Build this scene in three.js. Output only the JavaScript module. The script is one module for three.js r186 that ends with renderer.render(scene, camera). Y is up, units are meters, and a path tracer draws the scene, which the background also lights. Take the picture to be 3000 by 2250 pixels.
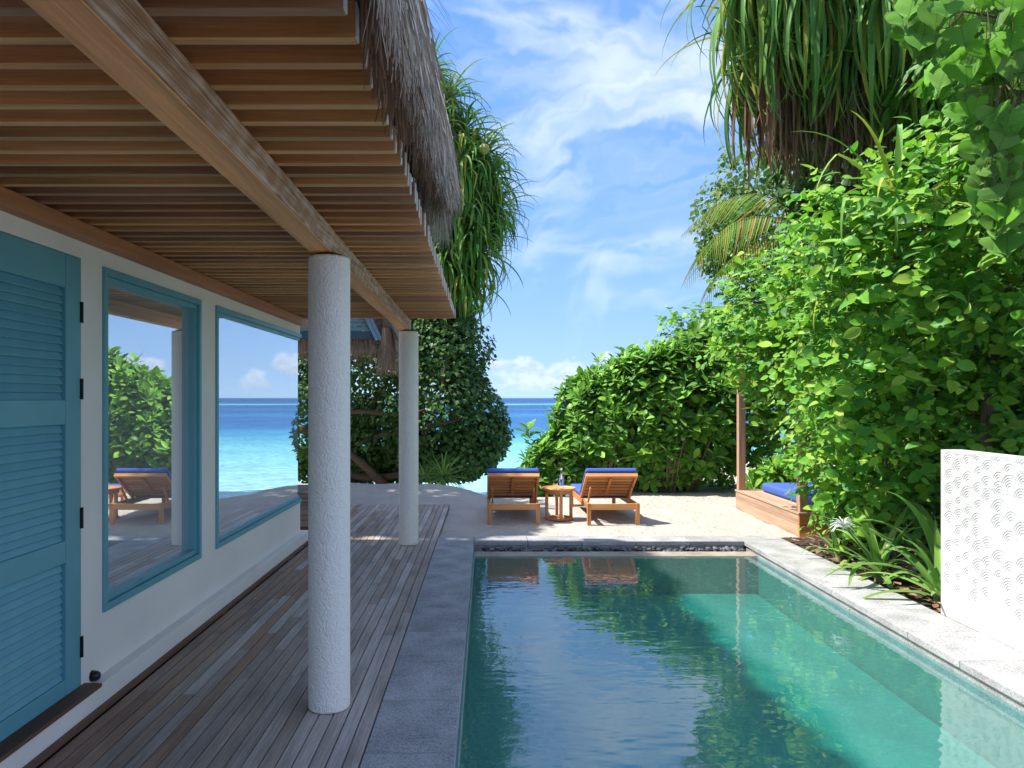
import * as THREE from 'three';
import { RoundedBoxGeometry } from 'three/addons/geometries/RoundedBoxGeometry.js';
import { mergeGeometries } from 'three/addons/utils/BufferGeometryUtils.js';

// ---------------------------------------------------------------- camera, sky, sun, exposure
const scene = new THREE.Scene();
const camera = new THREE.PerspectiveCamera(54.17, 4 / 3, 0.05, 40000);
camera.position.set(0, 1.7, 0);
camera.setViewOffset(3000, 2250, 75, -41, 3000, 2250);
scene.add(camera);
const renderer = new THREE.WebGLRenderer({ antialias: true });
renderer.toneMapping = THREE.LinearToneMapping;
renderer.toneMappingExposure = 4.1;
renderer.shadowMap.enabled = true;
const SUN = new THREE.Vector3(-0.65, 1, -0.04).normalize();
const sun = new THREE.DirectionalLight(new THREE.Color(1, 0.95, 0.86), 2.1);
sun.position.copy(SUN).multiplyScalar(60);
sun.castShadow = true; sun.shadow.radius = 2;
Object.assign(sun.shadow.camera, { left: -22, right: 22, top: 22, bottom: -22, near: 1, far: 120 });
sun.shadow.mapSize.set(4096, 4096);
scene.add(sun, sun.target);

// ---------------------------------------------------------------- random numbers and noise
function rng(seed) {
  let a = (seed * 2654435761) >>> 0;
  return () => { a = (a + 0x6d2b79f5) >>> 0; let t = a; t = Math.imul(t ^ (t >>> 15), t | 1); t ^= t + Math.imul(t ^ (t >>> 7), t | 61); return ((t ^ (t >>> 14)) >>> 0) / 4294967296; };
}
const hash = (x, y, s) => { let h = (Math.imul(x, 374761393) + Math.imul(y, 668265263) + Math.imul(s, 2147483647 - 58)) | 0; h = Math.imul(h ^ (h >>> 13), 1274126177); h ^= h >>> 16; return (h >>> 0) / 4294967296; };
const sm = (t) => t * t * (3 - 2 * t);
const lerp = (a, b, t) => a + (b - a) * t;
const clamp = (x, a = 0, b = 1) => Math.min(b, Math.max(a, x));
const step = (a, b, x) => sm(clamp((x - a) / (b - a)));
function pn(x, y, px, py, s) { // value noise that repeats after px, py
  const xi = Math.floor(x), yi = Math.floor(y), u = sm(x - xi), v = sm(y - yi);
  const m = (a, p) => p ? ((a % p) + p) % p : a;
  const x0 = m(xi, px), x1 = m(xi + 1, px), y0 = m(yi, py), y1 = m(yi + 1, py);
  return lerp(lerp(hash(x0, y0, s), hash(x1, y0, s), u), lerp(hash(x0, y1, s), hash(x1, y1, s), u), v);
}
const fbm = (x, y, s, o = 4, p = 0) => { let a = 0, w = 0.5, f = 1, n = 0; for (let i = 0; i < o; i++) { a += w * pn(x * f, y * f, p * f, p * f, s + i * 17); n += w; w *= 0.5; f *= 2; } return a / n; };

// ---------------------------------------------------------------- the sky: air, cirrus streaks all round, low cumulus at the horizon
{
  const W = 3072, H = 1536, d = new Float32Array(W * H * 4), r = rng(77);
  // streaks: azimuth (0 = straight ahead, degrees), elevation, length, tilt, width, strength
  const streaks = [[1.5, 26.5, 11, -24, 2.3, 0.5], [8.5, 24.0, 9, -18, 1.8, 0.42], [14.0, 21.2, 9, 14, 2.3, 0.8], [6.0, 19.6, 7, 24, 1.4, 0.42], [4.6, 17.2, 6.5, 14, 1.9, 0.5], [17.5, 23, 5, 26, 1.3, 0.55], [4.0, 22.6, 8, 4, 1.6, 0.3],
    [10.5, 10.2, 8, 4, 1.7, 0.45], [8.8, 8.0, 3.6, 70, 1.2, 0.34], [3.2, 11.5, 7, 35, 2.0, 0.3], [13, 7, 5, 2, 0.6, 0.3]];
  for (let i = 0; i < 330; i++) { const az = r() * 360; if (az > 334 || az < 26) continue; const el = Math.asin(0.1 + 0.88 * r()) * 180 / Math.PI; streaks.push([az, el, 6 + 9 * r(), -35 + 70 * r(), 1.2 + 2.6 * r(), 0.35 + 0.5 * r()]); }
  const puffs = [];
  for (let i = 0; i < 210; i++) puffs.push([r() * 360, 0.4 + 2.9 * r() * r(), 1.1 + 2.6 * r(), 0.5 + 1.0 * r(), 0.4 + 0.6 * r()]);
  for (const p of [[1.5, 2.5, 2.4, 0.75, 0.95], [2.9, 2.2, 1.9, 0.7, 0.8], [9.6, 2.6, 1.4, 0.9, 1.0], [11.2, 3.0, 1.1, 0.8, 0.9], [40, 4.2, 2.2, 1.9, 1.1], [37.5, 3, 3.4, 1.3, 0.9], [52, 2.4, 4, 2, 0.9]]) puffs.push(p);
  const sunAz = Math.atan2(SUN.x, -SUN.z), rad = Math.PI / 180;
  const near = (list, az, k) => list.filter((s) => { let a = Math.abs(((s[0] - az + 540) % 360) - 180); return a < k(s); });
  for (let ix = 0; ix < W; ix++) {
    const phi = ((ix + 0.5) / W - 0.5) * 2 * Math.PI, dx0 = Math.cos(phi), dz0 = Math.sin(phi);
    let az = Math.atan2(dx0, -dz0) / rad;
    const ss = near(streaks, az, (s) => Math.min(180, 32 / Math.max(0.12, Math.cos(s[1] * rad)))), pp = near(puffs, az, (s) => s[2] * 2.5);
    for (let iy = H / 2 - 4; iy < H; iy++) {
      const el = ((iy + 0.5) / H - 0.5) * 180, e = Math.max(el, 0), ce = Math.cos(el * rad), y = Math.sin(e * rad);
      const cosS = dx0 * ce * SUN.x + Math.sin(el * rad) * SUN.y + dz0 * ce * SUN.z;
      // clear air
      const t = Math.pow(1 - y, 5.0), k = Math.pow(1 - y, 1.7);
      let R = lerp(lerp(0.05, 0.085, k), 0.55, t), G = lerp(lerp(0.25, 0.40, k), 0.83, t), B = lerp(lerp(0.86, 1.10, k), 1.2, t);
      const glow = 2.0 * Math.exp(-(1 - cosS) / 0.09) + 0.42 * Math.exp(-(1 - cosS) / 0.4);
      R += glow; G += glow; B += glow * 1.02;
      // cirrus
      let c = 0;
      const wx = fbm(az * 0.11 + 3, el * 0.2, 5, 3, 0) - 0.5, wy = fbm(az * 0.11 + 40, el * 0.2, 9, 3, 0) - 0.5;
      const fx = fbm(az * 0.5, el * 0.75, 21, 4, 0) - 0.5, fy = fbm(az * 0.5 + 70, el * 0.75, 31, 4, 0) - 0.5;
      for (const s of ss) {
        let a = ((az - s[0] + 540) % 360) - 180; a *= ce;
        let b = el - s[1]; a += wx * 5 + fx * 2.2; b += wy * 4 + fy * 1.9;
        const ct = Math.cos(s[3] * rad), st = Math.sin(s[3] * rad), u = (a * ct + b * st) / s[2], v = (-a * st + b * ct) / s[4];
        const q = u * u + v * v; if (q > 5) continue;
        const side = v > 0 ? 1 : 0.75;
        c += s[5] * Math.exp(-q * 1.1) * side * (0.1 + 1.8 * step(0.26, 0.8, fbm((a * ct + b * st) * 0.2, (-a * st + b * ct) * 1.25 + wx * 0.5, 51, 5, 0)));
      }
      c += 0.14 * step(0.5, 0.85, fbm(az * 0.06, el * 0.13, 61, 3, 0)) * step(3, 14, el);
      c = 1 - Math.exp(-0.68 * c);
      R = lerp(R, 1.12, c); G = lerp(G, 1.2, c); B = lerp(B, 1.33, c);
      // low cumulus
      if (el < 9) {
        let m = 0, li = 0;
        const n = fbm(az * 1.1, el * 1.6, 81, 5, 0) - 0.5, n2 = fbm(az * 3, el * 4, 91, 3, 0) - 0.5;
        for (const p of pp) { const a = (((az - p[0] + 540) % 360) - 180) / p[2], b = (el - p[1]) / p[3], q = a * a + (b > 0 ? b * b : b * b * 5) + n * 2.6 + n2 * 0.8; const g = p[4] * step(1.0, 0.35, q); if (g > m) { m = g; li = clamp(0.75 + 0.28 * b + n2 * 0.5, 0.55, 1.1); } }
        m *= 0.55 * step(0.0, 1.4, el);
        R = lerp(R, 1.2 * li, m); G = lerp(G, 1.25 * li, m); B = lerp(B, 1.33 * li + 0.02, m);
      }
      const o = (iy * W + ix) * 4;
      d[o] = R * 0.255; d[o + 1] = G * 0.255; d[o + 2] = B * 0.255; d[o + 3] = 1;
    }
    for (let iy = 0; iy < H / 2 - 4; iy++) { const o = (iy * W + ix) * 4; d[o] = 0.12; d[o + 1] = 0.17; d[o + 2] = 0.2; d[o + 3] = 1; }
  }
  const sky = new THREE.DataTexture(d, W, H, THREE.RGBAFormat, THREE.FloatType);
  sky.mapping = THREE.EquirectangularReflectionMapping; sky.magFilter = THREE.LinearFilter; sky.needsUpdate = true;
  scene.background = sky; scene.environment = sky;
}

// ---------------------------------------------------------------- textures
function tex(w, h, fn, srgb = false) {
  const d = new Uint8Array(w * h * 4);
  for (let y = 0; y < h; y++) for (let x = 0; x < w; x++) { const c = fn(x / w, y / h), o = (y * w + x) * 4; for (let k = 0; k < 3; k++) d[o + k] = clamp(Array.isArray(c) ? c[k] : c) * 255; d[o + 3] = 255; }
  const t = new THREE.DataTexture(d, w, h); t.wrapS = t.wrapT = THREE.RepeatWrapping; t.magFilter = THREE.LinearFilter; t.needsUpdate = true;
  if (srgb) t.colorSpace = THREE.SRGBColorSpace;
  return t;
}
const rep = (t, u, v) => { const c = t.clone(); c.repeat.set(1 / u, 1 / v); c.needsUpdate = true; return c; };
const T = {};
T.wood = tex(1024, 512, (u, v) => { // grain along u: 2 m by 0.5 m
  const w = pn(u * 6, v * 4, 6, 4, 1) * 0.08, vv = v + w * 0.25;
  const a = pn(u * 5, vv * 48, 5, 48, 2), b = pn(u * 14, vv * 140, 14, 140, 3), c = pn(u * 3, vv * 10, 3, 10, 4), f = pn(u * 90, vv * 250, 90, 250, 6);
  const k = 0.5 + 0.30 * (a - 0.5) + 0.22 * (b - 0.5) + 0.42 * (c - 0.5) + 0.13 * (f - 0.5);
  return [0.42 + 0.72 * k, 0.40 + 0.70 * k, 0.38 + 0.66 * k];
});
T.woodBump = tex(512, 512, (u, v) => 0.5 + 0.4 * (pn(u * 6, v * 128, 6, 128, 3) - 0.5) + 0.4 * (pn(u * 20, v * 60, 20, 60, 8) - 0.5));
T.weathered = tex(1024, 512, (u, v) => { // silvered deck boards with stains
  const a = pn(u * 7, v * 60, 7, 60, 12), b = pn(u * 20, v * 150, 20, 150, 13), s = fbm(u * 5, v * 5, 14, 4, 5), p = pn(u * 60, v * 60, 60, 60, 15);
  const k = 0.46 + 0.34 * (a - 0.5) + 0.26 * (b - 0.5) + 0.6 * (s - 0.5) + 0.12 * (p - 0.5);
  return [0.36 + 0.78 * k, 0.35 + 0.78 * k, 0.33 + 0.8 * k];
});
T.stucco = tex(512, 512, (u, v) => 0.55 * fbm(u * 24, v * 24, 31, 4, 24) + 0.45 * pn(u * 60, v * 60, 60, 60, 33));
T.plaster = tex(512, 512, (u, v) => 0.90 + 0.13 * (fbm(u * 4, v * 4, 41, 5, 4) - 0.5));
T.granite = tex(1024, 1024, (u, v) => { // 0.8 m
  const a = pn(u * 260, v * 260, 260, 260, 51), b = pn(u * 120, v * 120, 120, 120, 52), s = fbm(u * 4, v * 4, 53, 4, 4);
  let k = 0.60 + 0.38 * (a - 0.5) + 0.34 * (b - 0.5) + 0.45 * (s - 0.5);
  if (hash(Math.floor(u * 512), Math.floor(v * 512), 5) > 0.9) k *= 0.6;
  return [k * 0.99, k, k * 1.02];
});
T.sand = tex(1024, 1024, (u, v) => { const s = fbm(u * 6, v * 6, 61, 5, 6), g = pn(u * 300, v * 300, 300, 300, 62); const k = 0.84 + 0.2 * (s - 0.5) + 0.14 * (g - 0.5) - (g > 0.93 ? 0.12 : 0); return [k, k * 0.985, k * 0.955]; });
T.sandBump = tex(1024, 1024, (u, v) => 0.6 * fbm(u * 10, v * 10, 63, 5, 10) + 0.3 * pn(u * 40, v * 40, 40, 40, 64) + 0.1 * pn(u * 200, v * 200, 200, 200, 65));
T.ripple = tex(1024, 1024, (u, v) => { // 3 m of pool surface
  const wx = 0.05 * (pn(u * 5, v * 5, 5, 5, 71) - 0.5), uu = u + wx;
  return 0.5 + 0.44 * (pn(uu * 12, v * 26, 12, 26, 72) - 0.5) + 0.30 * (pn(uu * 26 + v * 6, v * 52, 26, 52, 73) - 0.5) * (0.4 + 1.2 * pn(u * 4, v * 4, 4, 4, 74)) + 0.14 * (pn(uu * 60, v * 110, 60, 110, 75) - 0.5) * step(0.35, 0.75, pn(u * 3, v * 3, 3, 3, 76));
});
T.wave = tex(512, 512, (u, v) => 0.5 + 0.6 * (pn(u * 8, v * 30, 8, 30, 77) - 0.5) + 0.4 * (pn(u * 24, v * 70, 24, 70, 78) - 0.5));
T.plasterPool = tex(512, 512, (u, v) => { const s = fbm(u * 5, v * 5, 81, 5, 5), g = pn(u * 70, v * 70, 70, 70, 82); const k = 0.8 + 0.42 * (s - 0.5) + 0.1 * (g - 0.5); return [k, k, k]; });
T.fabric = tex(256, 256, (u, v) => 0.5 + 0.25 * Math.sin(u * 2 * Math.PI * 64) + 0.25 * Math.sin(v * 2 * Math.PI * 64));
T.paleBands = tex(2048, 128, (u, v) => { // 5 m of beam side: pale patches in slanting bands at the slat pitch, over brown wood
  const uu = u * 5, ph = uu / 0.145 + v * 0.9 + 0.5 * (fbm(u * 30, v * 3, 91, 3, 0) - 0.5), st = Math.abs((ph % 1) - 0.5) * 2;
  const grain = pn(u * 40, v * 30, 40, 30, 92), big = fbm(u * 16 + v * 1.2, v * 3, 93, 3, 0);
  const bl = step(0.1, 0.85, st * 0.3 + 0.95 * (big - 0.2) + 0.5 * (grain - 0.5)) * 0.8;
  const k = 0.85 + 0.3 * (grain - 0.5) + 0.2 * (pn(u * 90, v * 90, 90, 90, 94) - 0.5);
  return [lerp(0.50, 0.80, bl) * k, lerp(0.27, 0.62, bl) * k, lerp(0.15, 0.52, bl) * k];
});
T.leafVein = tex(128, 256, (u, v) => { const m = Math.abs(u - 0.5), vein = Math.abs((((v - m * 0.9) * 9) % 1 + 1) % 1 - 0.5); return 1 - 0.18 * step(0.16, 0.02, vein) - 0.25 * step(0.035, 0.005, m) + 0; });

// ---------------------------------------------------------------- materials
const std = (o) => new THREE.MeshStandardMaterial({ roughness: 0.7, ...o, color: o.color instanceof THREE.Color ? o.color : new THREE.Color().setRGB(...(o.color ?? [1, 1, 1])) });
const phys = (o) => new THREE.MeshPhysicalMaterial({ roughness: 0.7, ...o, color: new THREE.Color().setRGB(...(o.color ?? [1, 1, 1])) });
const woodMap = rep(T.wood, 2, 0.5), woodBump = rep(T.woodBump, 1, 0.5), deckMap = rep(T.weathered, 2, 0.5);
const wood = (c, rough = 0.6) => std({ color: c.map((x) => x * 1.28), map: woodMap, bumpMap: woodBump, bumpScale: 0.0012, roughness: rough });
const M = {
  stuccoColumn: std({ color: [0.90, 0.84, 0.77], roughness: 0.85, bumpMap: rep(T.stucco, 0.42, 0.42), bumpScale: 0.009 }),
  wall: std({ color: [0.94, 0.885, 0.82], map: rep(T.plaster, 1.7, 1.7), roughness: 0.8, bumpMap: rep(T.stucco, 0.5, 0.5), bumpScale: 0.0006 }),
  white: std({ color: [0.58, 0.58, 0.58], map: rep(T.plaster, 0.9, 0.9), roughness: 0.85 }),
  teal: std({ color: [0.14, 0.40, 0.475], map: rep(T.plaster, 0.6, 0.6), roughness: 0.42, bumpMap: woodBump, bumpScale: 0.0005 }),
  tealSlats: [[0.145, 0.41, 0.51], [0.14, 0.395, 0.48], [0.15, 0.425, 0.50]].map((c) => std({ color: c, map: rep(T.plaster, 0.35, 0.35), roughness: 0.45 })),
  hinge: std({ color: [0.035, 0.022, 0.018], roughness: 0.4, metalness: 0.6 }),
  glass: phys({ color: [0.86, 0.90, 0.92], roughness: 0.0, transmission: 1, thickness: 0, metalness: 0.78, ior: 1.6 }),
  bottle: phys({ color: [0.97, 0.985, 0.985], roughness: 0.0, transmission: 1, thickness: 0.02, ior: 1.45 }),
  curtain: phys({ color: [0.78, 0.76, 0.72], roughness: 1, transmission: 0.45, thickness: 0 }),
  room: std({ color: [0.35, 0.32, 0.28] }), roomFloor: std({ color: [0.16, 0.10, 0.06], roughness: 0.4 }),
  slats: [[0.58, 0.29, 0.115], [0.44, 0.20, 0.085], [0.66, 0.35, 0.14], [0.52, 0.29, 0.13], [0.42, 0.23, 0.13], [0.70, 0.39, 0.165]].map((c) => wood(c)),
  slatEndLit: std({ color: [0.86, 0.83, 0.79], map: rep(T.plaster, 0.1, 0.1), roughness: 0.85 }),  // near-white colour holds the open sky light falling on the cut ends
  plate: wood([0.46, 0.20, 0.09]), beamWood: wood([0.80, 0.385, 0.165]), beamEnd: std({ color: [0.5, 0.4, 0.36] }),
  beamSide: std({ color: [0.94, 0.94, 0.94], map: rep(T.paleBands, 5, 0.14), bumpMap: woodBump, bumpScale: 0.001, roughness: 0.75 }),
  teak: [[0.60, 0.26, 0.095], [0.54, 0.225, 0.08], [0.65, 0.295, 0.11]].map((c) => wood(c, 0.5)),
  greyTeak: [[0.44, 0.30, 0.215], [0.40, 0.265, 0.19], [0.47, 0.33, 0.24]].map((c) => wood(c, 0.8)),
  greyTimber: [[0.20, 0.18, 0.165], [0.17, 0.15, 0.135]].map((c) => wood(c, 0.85)),
  threshold: wood([0.12, 0.06, 0.035]),
  deckGrey: [[0.43, 0.36, 0.31], [0.36, 0.295, 0.25], [0.48, 0.415, 0.365], [0.385, 0.305, 0.25], [0.50, 0.44, 0.395]].map((c) => std({ color: c.map((x) => x * 1.3), map: deckMap, bumpMap: woodBump, bumpScale: 0.0015, roughness: 0.62 })),
  deckBrown: [[0.36, 0.225, 0.15], [0.31, 0.195, 0.135], [0.33, 0.235, 0.175]].map((c) => std({ color: c.map((x) => x * 1.3), map: deckMap, bumpMap: woodBump, bumpScale: 0.0015, roughness: 0.6 })),
  dark: std({ color: [0.02, 0.018, 0.016], roughness: 0.9 }), rubber: std({ color: [0.008, 0.008, 0.009], roughness: 0.4 }),
  granite: [[0.44, 0.435, 0.425], [0.40, 0.395, 0.385], [0.465, 0.46, 0.45], [0.425, 0.42, 0.41]].map((c) => std({ color: c.map((x) => x * 1.35), map: rep(T.granite, 0.8, 0.8), bumpMap: rep(T.granite, 0.8, 0.8), bumpScale: 0.0012, roughness: 0.75 })),
  weir: std({ color: [0.60, 0.50, 0.38], map: rep(T.granite, 0.8, 0.8), roughness: 0.5 }),
  poolPlaster: std({ color: [0.035, 0.27, 0.215], map: rep(T.plasterPool, 1.6, 1.6), roughness: 0.6 }),
  poolWater: phys({ color: [0.54, 0.90, 0.90], roughness: 0.0, transmission: 1, thickness: 0, ior: 2.0, metalness: 0.08, bumpMap: rep(T.ripple, 2.4, 2.4), bumpScale: 0.0021 }),
  sand: std({ color: [0.51, 0.475, 0.425], map: rep(T.sand, 1.5, 1.5), bumpMap: rep(T.sandBump, 1.5, 1.5), bumpScale: 0.038, roughness: 0.95 }),
  soil: std({ color: [0.07, 0.045, 0.03], map: rep(T.sand, 0.7, 0.7), bumpMap: rep(T.sandBump, 0.7, 0.7), bumpScale: 0.03, roughness: 1 }),
  pebbles: [[0.055, 0.06, 0.072], [0.08, 0.085, 0.10], [0.115, 0.12, 0.135], [0.04, 0.043, 0.05]].map((c) => std({ color: c, roughness: 0.55 })),
  cushion: std({ color: [0.05, 0.115, 0.43], roughness: 0.85, bumpMap: rep(T.fabric, 0.12, 0.12), bumpScale: 0.0006 }),
  blueGrey: std({ color: [0.20, 0.33, 0.42], roughness: 0.6 }), blueDark: std({ color: [0.05, 0.10, 0.14], roughness: 0.6 }),
  bark: std({ color: [0.13, 0.095, 0.065], map: woodMap, bumpMap: rep(T.sandBump, 0.4, 0.4), bumpScale: 0.02, roughness: 0.95 }),
  barkPale: std({ color: [0.24, 0.18, 0.13], map: woodMap, bumpMap: rep(T.sandBump, 0.4, 0.4), bumpScale: 0.015, roughness: 0.95 }),
  stem: std({ color: [0.16, 0.11, 0.05], roughness: 0.9 }),
  vcol: std({ color: [1, 1, 1], vertexColors: true, roughness: 0.9 }),
};

// ---------------------------------------------------------------- helpers
const V = (x, y, z) => new THREE.Vector3(x, y, z);
const W = (x, y, Z) => V(x, y, -Z); // Z is metres ahead of the camera
const used = new Map();
const numbered = (n) => { const k = used.get(n) ?? 0; used.set(n, k + 1); return k ? `${n}_${String(k).padStart(3, '0')}` : n; };
function thing(name, label, category, at = V(0, 0, 0), group, kind) {
  const o = new THREE.Group(); o.name = numbered(name); o.position.copy(at); scene.add(o);
  o.userData = {}; if (label) o.userData.label = label; if (category) o.userData.category = category;
  if (group) o.userData.group = group; if (kind) o.userData.kind = kind;
  return o;
}
function node(name, parent) { const g = new THREE.Group(); g.name = name; parent.add(g); return g; }
function worldBase(p) { const v = V(0, 0, 0); for (let o = p; o && o !== scene; o = o.parent) v.add(o.position); return v; }
function part(name, geo, mat, parent, pos, rot) { // geometry in local axes
  const m = new THREE.Mesh(geo, mat); m.name = name; m.castShadow = m.receiveShadow = true;
  if (pos) m.position.copy(pos); if (rot) m.rotation.set(...rot);
  parent.add(m); return m;
}
function wpart(name, geo, mat, parent) { // geometry given in world axes
  const b = worldBase(parent); geo.translate(-b.x, -b.y, -b.z); return part(name, geo, mat, parent);
}
function struct(name, geo, mat, label) {
  const m = new THREE.Mesh(geo, mat); m.name = numbered(name); m.castShadow = m.receiveShadow = true; m.userData.kind = 'structure'; if (label) m.userData.label = label; scene.add(m); return m;
}
function uvBox(g, grain = 'x', seed = 0) { // uv in metres by the face's main direction; u runs along the grain
  const p = g.attributes.position, n = g.attributes.normal, uv = new Float32Array(p.count * 2), ou = hash(seed, 1, 3) * 7, ov = hash(seed, 2, 3) * 7;
  for (let i = 0; i < p.count; i++) {
    const a = [p.getX(i), p.getY(i), p.getZ(i)], nn = [Math.abs(n.getX(i)), Math.abs(n.getY(i)), Math.abs(n.getZ(i))];
    const k = nn.indexOf(Math.max(...nn)), g0 = 'xyz'.indexOf(grain); let ax = [0, 1, 2].filter((q) => q !== k);
    if (ax[1] === g0) ax.reverse();
    uv[2 * i] = a[ax[0]] + ou; uv[2 * i + 1] = a[ax[1]] + ov;
  }
  g.setAttribute('uv', new THREE.BufferAttribute(uv, 2)); return g;
}
let boxSeed = 1;
const box = (w, h, d, grain = 'x') => uvBox(new THREE.BoxGeometry(w, h, d), grain, boxSeed++);
const rbox = (w, h, d, r = 0.006, grain = 'x', s = 1) => uvBox(new RoundedBoxGeometry(w, h, d, s, Math.min(r, w / 2.1, h / 2.1, d / 2.1)), grain, boxSeed++);
const span = (x0, x1, y0, y1, z0, z1, grain, r = 0) => { // box between world limits, Z ahead
  const w = x1 - x0, h = y1 - y0, d = z1 - z0; const g = r ? rbox(w, h, d, r, grain) : box(w, h, d, grain);
  return g.translate((x0 + x1) / 2, (y0 + y1) / 2, -(z0 + z1) / 2);
};
const merge = (list) => mergeGeometries(list.map((g) => { const q = g.index ? g.toNonIndexed() : g; for (const k of Object.keys(q.attributes)) if (!['position', 'normal', 'uv', 'color'].includes(k)) q.deleteAttribute(k); return q; }));
function tube(points, radii, seg = 7, n = 14) { // tapered limb through points
  const curve = new THREE.CatmullRomCurve3(points), fr = curve.computeFrenetFrames(n, false), pos = [], uv = [], idx = [];
  for (let i = 0; i <= n; i++) {
    const t = i / n, c = curve.getPointAt(t), k = t * (radii.length - 1), a = Math.min(radii.length - 2, Math.floor(k)), r = lerp(radii[a], radii[a + 1], k - a);
    for (let j = 0; j <= seg; j++) { const th = (j / seg) * 2 * Math.PI, q = c.clone().addScaledVector(fr.normals[i], Math.cos(th) * r).addScaledVector(fr.binormals[i], Math.sin(th) * r); pos.push(q.x, q.y, q.z); uv.push(t * curve.getLength(), (j / seg) * r * 6); }
  }
  for (let i = 0; i < n; i++) for (let j = 0; j < seg; j++) { const a = i * (seg + 1) + j, b = a + seg + 1; idx.push(a, a + 1, b, b, a + 1, b + 1); }
  const g = new THREE.BufferGeometry(); g.setAttribute('position', new THREE.Float32BufferAttribute(pos, 3)); g.setAttribute('uv', new THREE.Float32BufferAttribute(uv, 2)); g.setIndex(idx); g.computeVertexNormals(); return g;
}

// ---------------------------------------------------------------- the sea and the beach
{
  const rows = 260, cols = 70, pos = [], uv = [], col = [], idx = [];
  const stops = [[13, [0.60, 0.76, 0.72]], [17, [0.50, 0.76, 0.74]], [22, [0.36, 0.62, 0.62]], [32, [0.22, 0.52, 0.55]], [46, [0.12, 0.40, 0.47]], [58, [0.045, 0.24, 0.38]], [72, [0.016, 0.115, 0.28]], [105, [0.014, 0.095, 0.26]], [122, [0.024, 0.15, 0.31]], [140, [0.012, 0.08, 0.23]], [170, [0.011, 0.075, 0.22]], [182, [0.022, 0.13, 0.28]], [196, [0.011, 0.075, 0.21]], [290, [0.012, 0.075, 0.20]], [312, [0.06, 0.30, 0.38]], [345, [0.12, 0.38, 0.44]], [372, [0.02, 0.12, 0.27]], [520, [0.010, 0.055, 0.18]], [900, [0.010, 0.05, 0.16]], [30000, [0.016, 0.07, 0.17]]];
  for (let i = 0; i <= rows; i++) {
    const Z = 12.5 * Math.pow(26000 / 12.5, Math.pow(i / rows, 1.35));
    for (let j = 0; j <= cols; j++) {
      const s = (j / cols - 0.5) * 2, x = s * Math.abs(s) * (60 + Z * 2.2) + 0.2 * Z * 0;
      pos.push(x, -1.15, -Z); uv.push(x / 6, Z / 6);
      const warp = Z * (1 + 0.16 * (fbm(x * 1.8 / (4 + Z * 0.16), Math.log(Z) * 5, 5, 3) - 0.5) + 0.05 * (pn(x * 9 / (4 + Z * 0.16), Math.log(Z) * 30, 0, 0, 8) - 0.5));
      let k = 0; while (warp > stops[k + 1]?.[0] && k < stops.length - 2) k++;
      const t = clamp((warp - stops[k][0]) / (stops[k + 1][0] - stops[k][0])), br = 1 + 0.34 * (pn(x / (1 + Z * 0.03), Math.log(Z) * 42, 0, 0, 12) - 0.5);
      for (let c = 0; c < 3; c++) col.push(lerp(stops[k][1][c], stops[k + 1][1][c], t) * br);
    }
  }
  for (let i = 0; i < rows; i++) for (let j = 0; j < cols; j++) { const a = i * (cols + 1) + j, b = a + cols + 1; idx.push(a, a + 1, b, b, a + 1, b + 1); }
  const g = new THREE.BufferGeometry(); g.setAttribute('position', new THREE.Float32BufferAttribute(pos, 3)); g.setAttribute('uv', new THREE.Float32BufferAttribute(uv, 2)); g.setAttribute('color', new THREE.Float32BufferAttribute(col, 3)); g.setIndex(idx); g.computeVertexNormals();
  struct('sea', g, phys({ color: [1, 1, 1], vertexColors: true, roughness: 0.32, specularIntensity: 0.35, bumpMap: T.wave, bumpScale: 0.3 }), 'turquoise lagoon turning deep blue towards the horizon');
}
const sandY = (x, Z) => {
  let y = -0.055 + 0.05 * (fbm(x * 0.9 + 9, Z * 0.9, 15, 3) - 0.5) + 0.05 * (fbm(x * 3.4, Z * 3.4, 16, 3) - 0.5) * step(9.4, 10, Z);
  y += 0.13 * step(12.2, 13.6, Z) * step(0.6, -1.2, x) + 0.05 * step(12, 13, Z) * step(1.5, 3, x);
  const crest = 13.0 + 0.9 * step(0.4, -1.2, x) + 7 * step(2.2, 4.5, x) + 0.5 * (fbm(x * 0.8, 3, 17, 2) - 0.5);
  y -= Math.pow(Math.max(0, Z - crest), 1.15) * (0.34 - 0.22 * step(0.9, -0.6, x)) * step(crest - 0.2, crest + 1.5, Z);
  return Math.max(y, -2.2);
};
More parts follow.
